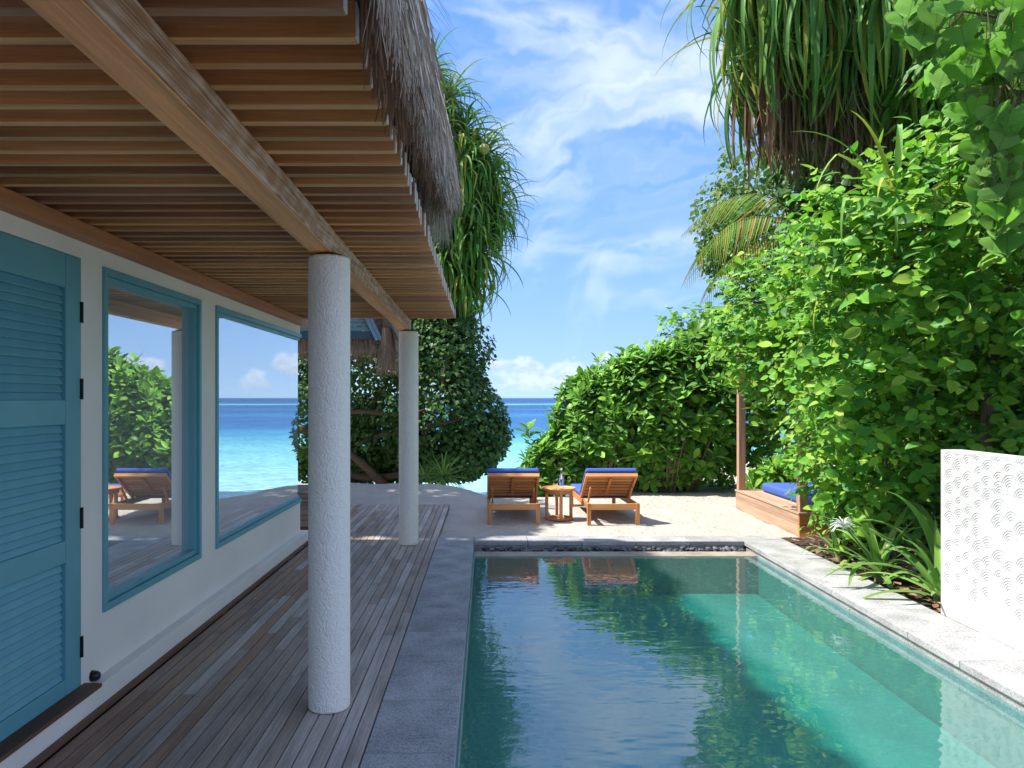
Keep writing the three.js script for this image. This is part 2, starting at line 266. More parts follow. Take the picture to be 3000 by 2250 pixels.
{
  const xs = [], zs = []; for (let i = 0; i <= 190; i++) { const s = (i / 190 - 0.5) * 2; xs.push(2 + 9 * s + 55 * s ** 7); }
  for (let i = 0; i <= 130; i++) { const t = i / 130; zs.push(9.14 + 9 * t + 22 * t ** 5); }
  const pos = [], uv = [], idx = [];
  for (const Z of zs) for (const x of xs) { pos.push(x, sandY(x, Z), -Z); uv.push(x, Z); }
  for (let i = 0; i < zs.length - 1; i++) for (let j = 0; j < xs.length - 1; j++) { const a = i * xs.length + j, b = a + xs.length; idx.push(a, a + 1, b, b, a + 1, b + 1); }
  const g = new THREE.BufferGeometry(); g.setAttribute('position', new THREE.Float32BufferAttribute(pos, 3)); g.setAttribute('uv', new THREE.Float32BufferAttribute(uv, 2)); g.setIndex(idx); g.computeVertexNormals();
  struct('sand_beach', g, M.sand, 'pale coral sand between the pool and the sea');
  const soil = new THREE.PlaneGeometry(16, 12, 80, 60).rotateX(-Math.PI / 2).translate(3.56 + 8, -0.035, -3.4);
  const p = soil.attributes.position; for (let i = 0; i < p.count; i++) p.setY(i, -0.035 - 0.03 * fbm(p.getX(i) * 4, p.getZ(i) * 4, 19, 3) + 0.12 * step(3.7, 5, p.getX(i)) * fbm(p.getX(i) * 2, p.getZ(i) * 2, 23, 3));
  soil.computeVertexNormals(); struct('planting_bed', uvBox(soil), M.soil, 'dark soil bed between the pool coping and the shrubs');
  struct('ground', new THREE.PlaneGeometry(60, 40).rotateX(-Math.PI / 2).translate(0, -0.9, 8), M.soil);
}

// ---------------------------------------------------------------- pool
{
  const X0 = -0.15, X1 = 3.06, Z0 = 0.9, Z1 = 8.53, F = -0.52, basin = thing('pool_basin', null, null, W(1.45, F, 4.7), null, 'structure');
  wpart('pool_floor', span(X0, X1, F - 0.1, F, Z0, Z1), M.poolPlaster, basin);
  wpart('pool_wall', span(X0 - 0.2, X0 + 0.012, F - 0.1, -0.046, Z0 - 0.2, Z1 + 0.3), M.poolPlaster, basin);
  wpart('pool_wall', span(X1 + 0.025, X1 + 0.25, F - 0.1, -0.051, Z0 - 0.2, Z1 + 0.45), M.poolPlaster, basin);
  wpart('pool_wall', span(X0 + 0.014, X1 + 0.023, F - 0.1, -0.125, Z1 + 0.003, Z1 + 0.12), M.poolPlaster, basin);
  wpart('pool_wall', span(X0 + 0.014, X1 + 0.023, F - 0.1, -0.05, Z0 - 0.2, Z0), M.poolPlaster, basin);
  wpart('weir_ledge', span(X0 + 0.014, X1 + 0.02, -0.122, -0.092, Z1 - 0.0, 8.77, 'x', 0.006), M.weir, basin);
  wpart('channel_floor', span(X0 + 0.014, X1 + 0.02, -0.3, -0.16, 8.772, 8.95), M.dark, basin);
  const wg = new THREE.PlaneGeometry(X1 + 0.02 - X0, Z1 - Z0, 1, 1).rotateX(-Math.PI / 2).translate((X0 + X1 + 0.02) / 2 + 0.008, -0.1, -(Z0 + Z1) / 2);
  struct('pool_water', uvBox(wg), M.poolWater, 'still pool water reflecting sky and plants');
  for (const g of [span(X1 + 0.02, X1 + 0.0248, -0.19, -0.0515, Z0, Z1 + 0.4, 'z'), span(X0 + 0.0125, X0 + 0.0165, -0.15, -0.0515, Z0, Z1, 'z')]) wpart('waterline_band', g, M.granite[1], basin);
  // coping stones
  const cop = thing('pool_coping', null, null, W(1.45, 0, 5), null, 'structure');
  const stone = (x0, x1, z0, z1, i) => wpart('coping_stone', span(x0, x1, -0.05, 0 + 0.0015 * hash(i, 3, 3), z0 + 0.0025, z1 - 0.0025, 'x', 0.005), M.granite[Math.floor(hash(i, 1, 9) * 4)], cop);
  let i = 0;
  for (let z = 0.47; z < 9.2; z += 0.625) { const e = Math.min(z + 0.625, 9.27); stone(-0.585, X0 + 0.002, z, e, i++); }
  for (let z = 0.657; z < 9.2; z += 0.6) { const e = Math.min(z + 0.6, 9.27); stone(X1, 3.5785, z, e, i++); }
  for (let k = 0; k < 5; k++) { const a = -0.148 + k * 0.6412; stone(a + 0.002, a + 0.639, 8.905, 9.27, i++); }
  for (let k = 0; k < 5; k++) { const a = -0.148 + k * 0.6412; wpart('coping_riser', span(a + 0.003, a + 0.638, -0.2, -0.052, 8.925, 8.985, 'x', 0.003), M.granite[k % 4], cop); }
  for (let k = 0; k < 5; k++) { const a = X0 + k * 0.642; stone(a, a + 0.64, 0.45, 0.9, i++); }
  // pebbles in the channel
  const bed = thing('pebble_bed', 'grey river pebbles in the channel at the far end of the pool', 'pebbles', W(1.45, -0.16, 8.86)), r = rng(5);
  const gs = [0, 1, 2, 3].map((k) => { const g = new THREE.IcosahedronGeometry(1, 2), p = g.attributes.position; for (let q = 0; q < p.count; q++) { const s = 1 + 0.22 * (fbm(p.getX(q) * 1.3 + k * 9, p.getY(q) * 1.3 + p.getZ(q), 44 + k, 2) - 0.5); p.setXYZ(q, p.getX(q) * s, p.getY(q) * s, p.getZ(q) * s); } g.computeVertexNormals(); return g; });
  const spots = []; for (let n = 0; n < 560; n++) { const top = n >= 270; spots.push([lerp(-0.1, 3.03, top ? Math.pow(r(), 0.85) : r()), top ? -0.115 + 0.045 * r() : -0.15, 8.79 + 0.11 * r(), 0.014 + 0.017 * r(), top]); }
  const mats = [];
  for (const [x, y, Z, s, top] of spots) {
    const m = new THREE.Matrix4().compose(V(x - 1.45, y + 0.16, -Z + 8.86), new THREE.Quaternion().setFromEuler(new THREE.Euler((r() - 0.5) * 0.7, r() * 6.3, (r() - 0.5) * 0.7)), V(s * (1.1 + 0.5 * r()), s * 0.62, s));
    if (top) { const k = part('pebble', gs[Math.floor(r() * 4)], M.pebbles[Math.floor(r() * 4)], bed); k.applyMatrix4(m); } else mats.push(m);
  }
  const im = new THREE.InstancedMesh(gs[0], M.pebbles[0], mats.length); mats.forEach((m, k) => im.setMatrixAt(k, m)); im.name = 'lower_pebbles'; im.userData.kind = 'stuff'; bed.add(im);
}

// ---------------------------------------------------------------- timber deck
{
  const deck = thing('timber_deck', null, null, W(-1.4, 0, 6), null, 'structure'), r = rng(11), pitch = 0.0775;
  deck.userData.label = 'weathered grey timber deck along the house';
  for (let k = 0; k < 37; k++) {
    const x1 = -0.592 - k * pitch, x0 = x1 - pitch + 0.0065; let z = k < 19 ? 0.6 : 8.95;
    if (x0 < -2.09 && k < 20) z = 8.95;
    let e = z + 0.6 + 1.8 * r();
    while (z < 11.99) {
      const end = Math.min(e, 12); const brown = clamp(1.15 - (x1 + 2.1) / 0.62) * (z < 6.5 ? 1 : 0.35), list = r() < brown ? M.deckBrown : M.deckGrey;
      const y = 0.0015 * (r() - 0.5); if (end - z > 0.2) wpart('deck_board', span(x0, x1, -0.024, y, z + 0.0015, end - 0.0015, 'z', 0.003), list[Math.floor(r() * list.length)], deck);
      z = end; e = end + 1.6 + 1.9 * r();
    }
  }
  wpart('edge_board', span(-0.5915, -0.5865, -0.16, -0.003, 9.28, 12, 'z'), M.greyTimber[0], deck);
  wpart('edge_board', span(-3.45, -0.593, -0.16, -0.026, 12.003, 12.03, 'x'), M.greyTimber[0], deck);
  wpart('dark_deck_base', merge([span(-2.098, -0.593, -0.16, -0.026, 0.6, 8.9, 'z'), span(-3.44, -0.593, -0.16, -0.026, 8.9, 12, 'z')]), M.dark, deck);  // solid near-black slab, paints the shade seen through the board gaps
  wpart('skirting_board', span(-2.098, -2.07, 0.001, 0.03, 0.6, 8.85, 'z', 0.002), wood([0.15, 0.08, 0.05]), deck);
}
// timber bench at the end of the house
{
  const b = thing('timber_bench', 'low grey slatted timber bench at the far corner of the house', 'bench', W(-2.5, 0, 9.7));
  for (let k = 0; k < 5; k++) wpart('front_board', span(-3.3, -2.06, 0.105 + k * 0.082, 0.18 + k * 0.082, 9.3, 9.325, 'x', 0.003), M.greyTimber[k % 2], b);
  for (let k = 0; k < 5; k++) wpart('side_board', span(-2.085, -2.06, 0.105 + k * 0.082, 0.18 + k * 0.082, 9.327, 10.1, 'z', 0.003), M.greyTimber[(k + 1) % 2], b);
  for (let k = 0; k < 7; k++) wpart('top_board', span(-3.3, -2.05, 0.512, 0.535, 9.29 + k * 0.118, 9.4 + k * 0.118, 'x', 0.003), M.greyTimber[k % 2], b);
  wpart('foot', span(-3.2, -2.12, 0.001, 0.104, 9.35, 10.05, 'x'), M.threshold, b);
}

// ---------------------------------------------------------------- the house
const house = thing('beach_house', 'white rendered house with teal windows and louvred teal door beside the deck', 'house', W(-2.2, 0, 4.6));
{
  const shape = (pts) => { const s = new THREE.Shape(); pts.forEach(([a, b], i) => i ? s.lineTo(a, b) : s.moveTo(a, b)); s.closePath(); return s; };
  const s = shape([[0.3, 0.14], [8.75, 0.14], [8.75, 0.487], [6.01, 0.487], [6.01, 2.443], [8.75, 2.443], [8.75, 2.538], [0.3, 2.538]]);
  s.holes.push(shape([[4.24, 0.487], [5.69, 0.487], [5.69, 2.443], [4.24, 2.443]]), shape([[2.9, 0.141], [4.02, 0.141], [4.02, 2.448], [2.9, 2.448]]));
  const front = uvBox(new THREE.ExtrudeGeometry(s, { depth: 0.16, bevelEnabled: false }).rotateY(Math.PI / 2), 'z'); front.translate(-2.33, 0, 0); // shape x -> -z
  wpart('wall', front, M.wall, house);
  wpart('end_wall', span(-5.6, -2.95, 0, 2.538, 8.6, 8.75), M.wall, house);
  wpart('end_wall', span(-2.949, -2.331, 0.141, 2.538, 8.6, 8.745), M.wall, house);
  wpart('back_wall', span(-5.75, -5.601, 0, 2.538, 0.3, 8.75), M.wall, house);
  wpart('end_wall', span(-5.6, -2.331, 0, 2.538, 0.3, 0.45), M.wall, house);
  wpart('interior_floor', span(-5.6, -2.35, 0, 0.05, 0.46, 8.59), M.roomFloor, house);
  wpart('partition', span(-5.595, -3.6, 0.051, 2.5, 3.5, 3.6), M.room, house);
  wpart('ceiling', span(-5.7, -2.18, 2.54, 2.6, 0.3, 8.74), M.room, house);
  wpart('plinth', span(-2.34, -2.1, 0, 0.139, 0.3, 8.88, 'z', 0.006), M.wall, house);
  wpart('wall_plate', span(-2.21, -2.085, 2.5395, 2.6135, 0.2, 8.93, 'z', 0.004), M.plate, house);

  // windows
  const w1 = node('window', house), xf = -2.155, z0 = 4.24, z1 = 5.69, y0 = 0.487, y1 = 2.443;
  const ring = (x0, x1, a0, a1, b0, b1, t) => merge([span(x0, x1, b0, b0 + t, a0, a1, 'z', 0.003), span(x0, x1, b1 - t, b1, a0, a1, 'z', 0.003), span(x0, x1, b0 + t, b1 - t, a0, a0 + t, 'y', 0.003), span(x0, x1, b0 + t, b1 - t, a1 - t, a1, 'y', 0.003)]);
  wpart('frame', ring(-2.27, xf, z0 + 0.001, z1 - 0.001, y0 + 0.001, y1 - 0.001, 0.042), M.teal, w1);
  wpart('sash', ring(-2.25, -2.178, z0 + 0.044, z1 - 0.044, y0 + 0.044, y1 - 0.044, 0.034), M.teal, w1);
  wpart('pane', span(-2.226, -2.2235, y0 + 0.07, y1 - 0.07, z0 + 0.07, z1 - 0.07), M.glass, w1);
  const w2 = node('window', house), a = 6.011, e = 8.752;
  const bars = (x0, x1, b0, b1, t, l) => merge([span(x0, x1, b0, b0 + t, a + l, e + 0.01, 'z', 0.003), span(x0, x1, b1 - t, b1, a + l, e + 0.01, 'z', 0.003), span(x0, x1, b0 + t, b1 - t, a + l, a + l + t, 'y', 0.003)]);
  wpart('frame', bars(-2.27, xf, y0 + 0.001, y1 - 0.001, 0.042, 0), M.teal, w2);
  wpart('sash', bars(-2.25, -2.178, y0 + 0.044, y1 - 0.044, 0.03, 0.043), M.teal, w2);
  wpart('pane', span(-2.2, -2.1975, y0 + 0.05, y1 - 0.05, a + 0.05, e), M.glass, w2);
  wpart('corner_post', span(-2.329, -2.215, y0 + 0.001, y1 - 0.001, 8.60, 8.742, 'y'), M.dark, w2);
  // sheer curtains
  const cur = (x, a0, a1, n, amp) => { const g = new THREE.PlaneGeometry(a1 - a0, 1.95, n, 1), p = g.attributes.position; for (let i = 0; i < p.count; i++) p.setZ(i, amp * Math.sin(p.getX(i) * 46) * (0.7 + 0.3 * Math.sin(p.getX(i) * 17))); g.computeVertexNormals(); return g.rotateY(Math.PI / 2).translate(x, 1.47, -(a0 + a1) / 2); };
  wpart('curtain', cur(-2.42, 4.75, 5.35, 90, 0.022), M.curtain, house); wpart('curtain', cur(-2.42, 6.1, 6.5, 60, 0.022), M.curtain, house); wpart('curtain', cur(-2.42, 7.6, 8.1, 70, 0.022), M.curtain, house);

  // louvred door
  const door = node('door', house), dz0 = 2.905, dz1 = 4.012, xo = -2.165, xi = -2.21, st = 0.145;
  wpart('door_stile', span(xi, xo, 0.165, 2.444, dz1 - st, dz1, 'y', 0.003), M.teal, door);
  wpart('door_stile', span(xi, xo, 0.165, 2.444, dz0, dz0 + st, 'y', 0.003), M.teal, door);
  const panels = [[0.25, 0.85, 15], [0.965, 1.565, 15], [1.69, 2.27, 14]];
  for (const [b0, b1] of [[0.165, 0.25], [0.85, 0.965], [1.565, 1.69], [2.27, 2.444]]) wpart('door_rail', span(xi + 0.0015, xo - 0.0015, b0, b1, dz0 + st + 0.001, dz1 - st - 0.001, 'z', 0.003), M.teal, door);
  wpart('door_back', span(-2.232, -2.222, 0.2, 2.4, dz0 + 0.05, dz1 - 0.05), M.dark, door);
  const zc = (dz0 + dz1) / 2, wd = dz1 - dz0 - 2 * st - 0.006, bb = worldBase(door);
  const lg = rbox(wd, 0.052, 0.009, 0.003, 'x').rotateX(-0.42).rotateY(Math.PI / 2);
  let q = 0;
  for (const [b0, b1, n] of panels) for (let k = 0; k < n; k++) part('louvre_slat', lg, M.tealSlats[q++ % 3], door, V(-2.192, b0 + ((k + 0.5) * (b1 - b0)) / n, -zc).sub(bb));
  for (const y of [0.372, 1.06, 1.748, 2.157]) { const h = node('hinge', door); wpart('hinge', merge([span(-2.1645, -2.160, y - 0.055, y + 0.055, dz1 - 0.014, dz1 + 0.006), new THREE.CylinderGeometry(0.0055, 0.0055, 0.112, 10).translate(-2.1585, y, -dz1)]), M.hinge, door); door.remove(h); }
  wpart('door_frame', span(-2.26, -2.172, 0.165, 2.446, dz1 + 0.001, dz1 + 0.0075), M.teal, house);
  wpart('threshold', span(-2.32, -2.075, 0.1395, 0.162, 2.6, 4.06, 'z', 0.006), M.threshold, house);
  const ds = new THREE.LatheGeometry([[0.001, 0], [0.026, 0], [0.028, 0.012], [0.026, 0.028], [0.018, 0.04], [0.001, 0.045]].map(([x, y]) => new THREE.Vector2(x, y)), 20).rotateZ(-Math.PI / 2);
  const d = thing('door_stop', 'small black dome door stop on the white wall ledge', 'door stop', W(-2.168, 0.172, 4.13)); part('dome', ds, M.rubber, d); part('fixing_plate', new THREE.CylinderGeometry(0.03, 0.03, 0.004, 20).rotateZ(-Math.PI / 2), M.hinge, d);
}

// ---------------------------------------------------------------- thatch: roof body and hanging strands
function strands(list) { // [root, direction at root, length, width, colour, sag]
  const pos = [], col = [], idx = []; let n = 0;
  for (const [p, d, L, w, c, sag] of list) {
    const dir = d.clone().normalize(), q = p.clone(), side = V(dir.z, 0.2 * (hash(n, 3, 1) - 0.5), -dir.x); if (side.length() < 0.05) side.set(hash(n, 5, 2) - 0.5, 0, hash(n, 6, 2) - 0.5); side.normalize();
    const N = 5;
    for (let i = 0; i <= N; i++) {
      const t = i / N, ww = w * (1 - 0.75 * t), k = 0.75 + 0.5 * hash(n, i, 8);
      for (const s of [-1, 1]) { pos.push(q.x + side.x * ww * s, q.y + side.y * ww * s, q.z + side.z * ww * s); col.push(c[0] * k, c[1] * k, c[2] * k); }
      if (i < N) { const b = n * 2 * (N + 1) + i * 2; idx.push(b, b + 1, b + 2, b + 2, b + 1, b + 3); }
      q.addScaledVector(dir, L / N); dir.y -= sag / N; dir.x += 0.28 * (hash(n, i, 4) - 0.5); dir.z += 0.34 * (hash(n, i, 5) - 0.5); dir.normalize();
    }
    n++;
  }
  const g = new THREE.BufferGeometry(); g.setAttribute('position', new THREE.Float32BufferAttribute(pos, 3)); g.setAttribute('color', new THREE.Float32BufferAttribute(col, 3)); g.setIndex(idx); g.computeVertexNormals(); return g;
}
{
  const thatch = std({ color: [0.15, 0.12, 0.095], map: rep(T.wood, 1, 0.5), roughness: 1, bumpMap: woodBump, bumpScale: 0.02 });
  const roof = node('thatch_roof', house);
  const prism = (pts, z0, z1) => { const s = new THREE.Shape(); pts.forEach(([x, y], i) => i ? s.lineTo(x, y) : s.moveTo(x, y)); s.closePath(); return uvBox(new THREE.ExtrudeGeometry(s, { depth: z1 - z0, bevelEnabled: false }).translate(0, 0, -z1), 'x'); };
  wpart('thatch_slope', prism([[-0.47, 2.87], [-0.5, 3.1], [-2.55, 6.5], [-2.75, 6.5], [-2.75, 6.2], [-0.72, 2.87]], -1.5, 9.2), thatch, roof);
  wpart('thatch_slope', prism([[-5.9, 2.7], [-6.1, 2.9], [-2.95, 6.5], [-2.752, 6.5], [-2.752, 6.2], [-5.7, 2.7]], -1.5, 9.2), thatch, roof);
  { const rr = rng(24), tufts = []; for (let z = -1.4; z < 9.1; z += 0.16) { const h = 0.1 + 0.3 * fbm(z * 1.7, 3, 25, 3); tufts.push(prism([[-2.5, 6.49], [-2.62 + 0.1 * rr(), 6.5 + h], [-2.8, 6.49]], z, z + 0.15)); } wpart('added_ridge_tufts', merge(tufts), thatch, roof); }  // tufts added out of view to make the roof shadow edge ragged
  // eave over the near half, edge rising gently ahead
  const eaveY = (Z) => 2.85 + 0.118 * (Z - 2.16), body = [];
  for (let k = 0; k < 12; k++) { const z0 = -1.4 + k * 0.515, z1 = z0 + 0.515, y = eaveY((z0 + z1) / 2); body.push(prism([[-0.25, y - 0.06], [-0.22, y + 0.02], [-0.34, y + 0.18], [-0.5, y + 0.32], [-0.5, y - 0.02]], z0, z1)); }
  wpart('eave', merge(body), thatch, roof);
  const r = rng(21), L = [], grey = () => { const k = 0.28 + 0.5 * r(); return [k * 1.08, k * 0.95, k * 0.8]; }, brown = () => { const k = 0.11 + 0.14 * r(); return [k * 1.5, k * 0.92, k * 0.58]; };
  for (let i = 0; i < 9000; i++) { // outer grey fringe, hanging
    const Z = 1.55 + 3.3 * Math.pow(r(), 0.85), y = eaveY(Z), u = r(); L.push([W(-0.215 - 0.035 * r(), y + 0.11 * u - 0.02, Z + 0.05 * r()), V(0.12 * r(), -0.6 - 0.5 * r(), -0.35 + 0.5 * r()), 0.1 + 0.22 * r(), 0.0014 + 0.0034 * r() * r(), grey(), 0.75]);
  }
  for (let i = 0; i < 700; i++) { const Z = 4.6 + 0.3 * r(), y = eaveY(Z); L.push([W(-0.25 - 0.2 * r(), y + 0.1 * r() - 0.05, Z), V(0.15 * r() - 0.05, -0.8, -0.25 * r()), 0.25 + 0.25 * r(), 0.0018 + 0.002 * r(), grey(), 0.6]); }
  for (let i = 0; i < 2600; i++) { const Z = 1.75 + 3.05 * r(), y = eaveY(Z); L.push([W(-0.26 - 0.05 * r(), y + 0.02, Z), V(0.12 * r(), -0.7, -0.7 + 0.5 * r()), 0.16 + 0.2 * r(), 0.004 + 0.004 * r(), brown(), 0.2]); }
  for (let i = 0; i < 700; i++) { const Z = 1.7 + 3.1 * r(), y = eaveY(Z), k = 0.45 + 0.3 * r(); L.push([W(-0.2 - 0.04 * r(), y + 0.12 * r(), Z), V(0.2 * r(), -0.8, -0.5 + 0.8 * r()), 0.14 + 0.22 * r(), 0.003 + 0.003 * r(), [k * 1.1, k * 0.92, k * 0.72], 0.7]); }
  for (let i = 0; i < 110; i++) { const Z = 1.2 + 3.5 * r(), y = eaveY(Z); L.push([W(-0.24, y + 0.05, Z), V(0.5 + 0.3 * r(), -0.1 - 0.3 * r(), -0.5 * r()), 0.1 + 0.14 * r(), 0.0016, grey(), 1.3]); }
  const st = wpart('thatch_strands', strands(L), M.vcol, roof); st.userData.kind = 'stuff';
}

// ---------------------------------------------------------------- pergola: columns, beam, slats
{
  const p = thing('pergola', 'timber slat pergola on white round columns over the deck', 'pergola', W(-0.88, 0, 6.4)), r = rng(31);
  const column = (x, Z) => { const pts = [[0.001, 0.001], [0.112, 0.001], [0.1135, 0.012], [0.1135, 1.2], [0.1135, 2.462], [0.108, 2.474], [0.001, 2.476]].map(([a, b]) => new THREE.Vector2(a, b)), g = new THREE.LatheGeometry(pts, 64); const uv = g.attributes.uv, q = g.attributes.position; for (let i = 0; i < uv.count; i++) uv.setXY(i, uv.getX(i) * 0.84, q.getY(i)); wpart('column', g.translate(x, 0, -Z), M.stuccoColumn, p); wpart('column_shim', new THREE.CylinderGeometry(0.07, 0.07, 0.013, 20).translate(x, 2.4832, -Z), M.dark, p); };
  column(-0.866, 4.14); column(-0.905, 8.74);
  // beam of two laminated timbers, turned slightly off the wall's line
  const beam = node('beam', p), turn = (g, x) => { g.rotateY(0.0125).translate(x, 0, 0); return g; }, L = 10.6;
  beam.position.set(0, 0, 0);
  const bx = (y0, y1, w, m, n) => { const g = rbox(w, y1 - y0, L, 0.004, 'z'); g.translate(0, (y0 + y1) / 2, -(8.9 - L / 2)); turn(g, -0.846); return wpart(n, g, m, beam); };
  bx(2.49, 2.569, 0.118, M.beamWood, 'beam_timber'); bx(2.570, 2.6135, 0.1165, M.beamWood, 'beam_timber');
  // outer cheek boards with the pale bands
  const cheek = (y0, y1) => { const g = box(0.006, y1 - y0, L - 0.01, 'z'), uv = g.attributes.uv, q = g.attributes.position; for (let i = 0; i < uv.count; i++) uv.setXY(i, q.getZ(i), (q.getY(i) + (y0 + y1) / 2 - 2.49)); g.translate(0.0625, (y0 + y1) / 2, -(8.9 - L / 2)); turn(g, -0.846); wpart('pale_banded_face', g, M.beamSide, beam); };
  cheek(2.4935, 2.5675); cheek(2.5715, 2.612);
  // slats
  const sg = rbox(2.02, 0.096, 0.04, 0.003, 'x'), eg = new THREE.BoxGeometry(0.004, 0.09, 0.036);
  const sgs = [0, 1, 2, 3].map(() => rbox(2.02, 0.096, 0.04, 0.003, 'x')), b = worldBase(p);
  for (let k = 0; k < 61; k++) {
    const Z = 8.62 - k * 0.1455, len = 2.02 + 0.0, jx = 0.012 * (r() - 0.5) - 0.004 * (Z - 2), m = M.slats[Math.floor(r() * 6)];
    const s = part('slat', sgs[k % 4], m, p, V(-0.335 - len / 2 + jx, 2.663, -Z).sub(b));
    part('slat_end', eg, M.slatEndLit, p, V(-0.3328 + jx, 2.663, -Z).sub(b));
  }
}

// ---------------------------------------------------------------- neighbouring thatched pavilion
{
  const Zg = 13.6, xc = -3.36, pv = thing('thatched_pavilion', 'small thatched pavilion with blue louvred gable beyond the house', 'pavilion', W(xc, 0, 15)), r = rng(41), y0 = 2.77, hw = 1.38, tilt = 0.454;
  const thatch = std({ color: [0.28, 0.20, 0.14], map: rep(T.wood, 1, 0.5), roughness: 1, bumpMap: woodBump, bumpScale: 0.02 });
  wpart('gable_fascia', span(xc - hw, xc + hw - 0.02, y0, y0 + 0.14, Zg, Zg + 0.03, 'x', 0.003), M.blueDark, pv);
  for (let k = 0; k < 16; k++) { const y = y0 + 0.15 + k * 0.082, h = (y - y0) * 0.488, g = rbox(Math.max(0.2, 2 * hw - 0.1 - 2 * h), 0.076, 0.014, 0.003, 'x').rotateX(-0.35).translate(xc, y + 0.036, -(Zg + 0.02)); wpart('gable_louvre', g, M.blueGrey, pv); }
  const L2 = 3.0, cx = (y) => hw - (y - y0) * 0.488;
  for (const s of [1, -1]) for (const o of [0, 0.07]) { const g = rbox(0.06, L2, 0.06, 0.004, 'y').rotateZ(s * tilt).translate(xc + s * (cx(y0 + 1.32) + o), y0 + 1.32, -(Zg - 0.055 + 0.015 * (o > 0))); wpart('barge_board', g, M.blueGrey, pv); }
  for (const s of [1, -1]) wpart('thatch_slope', uvBox(new THREE.BoxGeometry(0.26, 3.2, 4), 'z').rotateZ(s * tilt).translate(xc + s * (cx(y0 + 1.38) + 0.24), y0 + 1.38, -(Zg + 2.06)), thatch, pv);
  for (const [x, Z] of [[-4.5, 13.8], [-4.5, 17.4], [-3.9, 17.4]]) wpart('post', new THREE.CylinderGeometry(0.07, 0.08, 3.7, 12).translate(x, 0.94, -Z), M.greyTimber[0], pv);
  wpart('tie_beam', span(xc - hw, xc + hw - 0.1, y0 - 0.02, y0 + 0.08, 17.35, 17.45, 'x'), M.greyTimber[0], pv);
  const L = [], br = () => { const k = 0.2 + 0.3 * r(); return [k * 1.2, k * 0.84, k * 0.6]; };
  for (let i = 0; i < 2200; i++) L.push([W(xc - hw + (2 * hw - 0.03) * r(), y0 + 0.02 + 0.05 * r(), Zg + 0.06 + 0.16 * r()), V(0.1 * r() - 0.05, -1, 0.06 * r()), 0.15 + 0.36 * r() * r() + 0.14 * r(), 0.004 + 0.004 * r(), br(), 0.2]);
  for (let i = 0; i < 900; i++) { const a = r() * 6.28, q = 0.03 + 0.07 * r(); L.push([W(-1.8 + Math.cos(a) * q, 2.98, Zg - 0.03 + Math.sin(a) * q), V(Math.cos(a) * 0.16 + 0.05, -1, Math.sin(a) * 0.14), 0.42 + 0.5 * r(), 0.0038 + 0.003 * r(), br(), 0.35]); }
  const st = wpart('thatch_strands', strands(L), M.vcol, pv); st.userData.kind = 'stuff';
  wpart('thatch_bundle', new THREE.CylinderGeometry(0.095, 0.08, 0.48, 16, 6).translate(-1.8, 3.21, -(Zg - 0.03)), thatch, pv);
  wpart('binding_rope', new THREE.TorusGeometry(0.098, 0.008, 8, 24).rotateX(Math.PI / 2).translate(-1.8, 2.97, -(Zg - 0.03)), M.threshold, pv);
}

// ---------------------------------------------------------------- white relief wall by the pool
{
  const t = thing('relief_wall', 'white wall with scalloped arc relief standing on the pool coping', 'wall', W(3.66, 0, 4)), r = rng(51);
  const fans = [];
  for (let c = 0; c < 19; c++) for (let k = 0; k < 10; k++) { if (r() < 0.1) continue; const R = 0.058 + 0.044 * r(); fans.push([3.9 + c * 0.112 + 0.03 * (r() - 0.5), 0.2 + k * 0.116 + (c % 2) * 0.055 + 0.03 * (r() - 0.5), R, R / 0.0165, r()]); }
  fans.sort((p, q) => q[1] - p[1]);
  const cells = new Map(); fans.forEach((f, i) => { for (let a = -1; a <= 1; a++) for (let b = -1; b <= 1; b++) { const key = `${Math.floor(f[0] / 0.1) + a},${Math.floor(f[1] / 0.1) + b}`; if (!cells.has(key)) cells.set(key, []); cells.get(key).push(i); } });
  const depth = (Z, y) => {
    let h = 0; const list = cells.get(`${Math.floor(Z / 0.1)},${Math.floor(y / 0.1)}`); if (!list) return 0;
    for (const i of list) { // later (lower) fans cover earlier ones
      const [fz, fy, R, n, ph] = fans[i], dz = Z - fz, dy = y - fy, q = Math.hypot(dz, dy * 0.9); if (q > R || dy < -0.012) continue;
      const ang = Math.atan2(dy, dz), band = (q / R) * n, fr = band - Math.floor(band);
      const broken = pn(ang * 5 + ph * 50, Math.floor(band) * 3.7 + ph * 20, 0, 0, 7) > 0.13 && ang > 0.12 && ang < 3.02;
      h = broken && q > 0.006 ? -0.0036 * step(0.0, 0.1, fr) * step(0.46, 0.36, fr) : 0;
    }
    return h;
  };
  const z0 = 3.9, z1 = 5.915, y1 = 1.296, nz = 500, ny = 340, pos = [], uv = [], idx = [];
  for (let j = 0; j <= ny; j++) for (let i = 0; i <= nz; i++) { const Z = lerp(z0, z1, i / nz), y = lerp(0, y1, j / ny), e = step(0, 0.05, z1 - Z) * step(0, 0.03, y1 - y); pos.push(3.58 - depth(Z, y) * e, y, -Z); uv.push(Z, y); }
  for (let j = 0; j < ny; j++) for (let i = 0; i < nz; i++) { const a = j * (nz + 1) + i, b = a + nz + 1; idx.push(a, b, a + 1, b, b + 1, a + 1); }
  const g = new THREE.BufferGeometry(); g.setAttribute('position', new THREE.Float32BufferAttribute(pos, 3)); g.setAttribute('uv', new THREE.Float32BufferAttribute(uv, 2)); g.setIndex(idx); g.computeVertexNormals();
  wpart('relief_panel', g, M.white, t);
  wpart('wall_body', merge([span(3.588, 3.74, 0, 1.2955, 1.2, 5.914, 'z', 0.004), span(3.58, 3.587, 0, 1.2955, 1.2, 3.899, 'z')]), M.white, t);
}

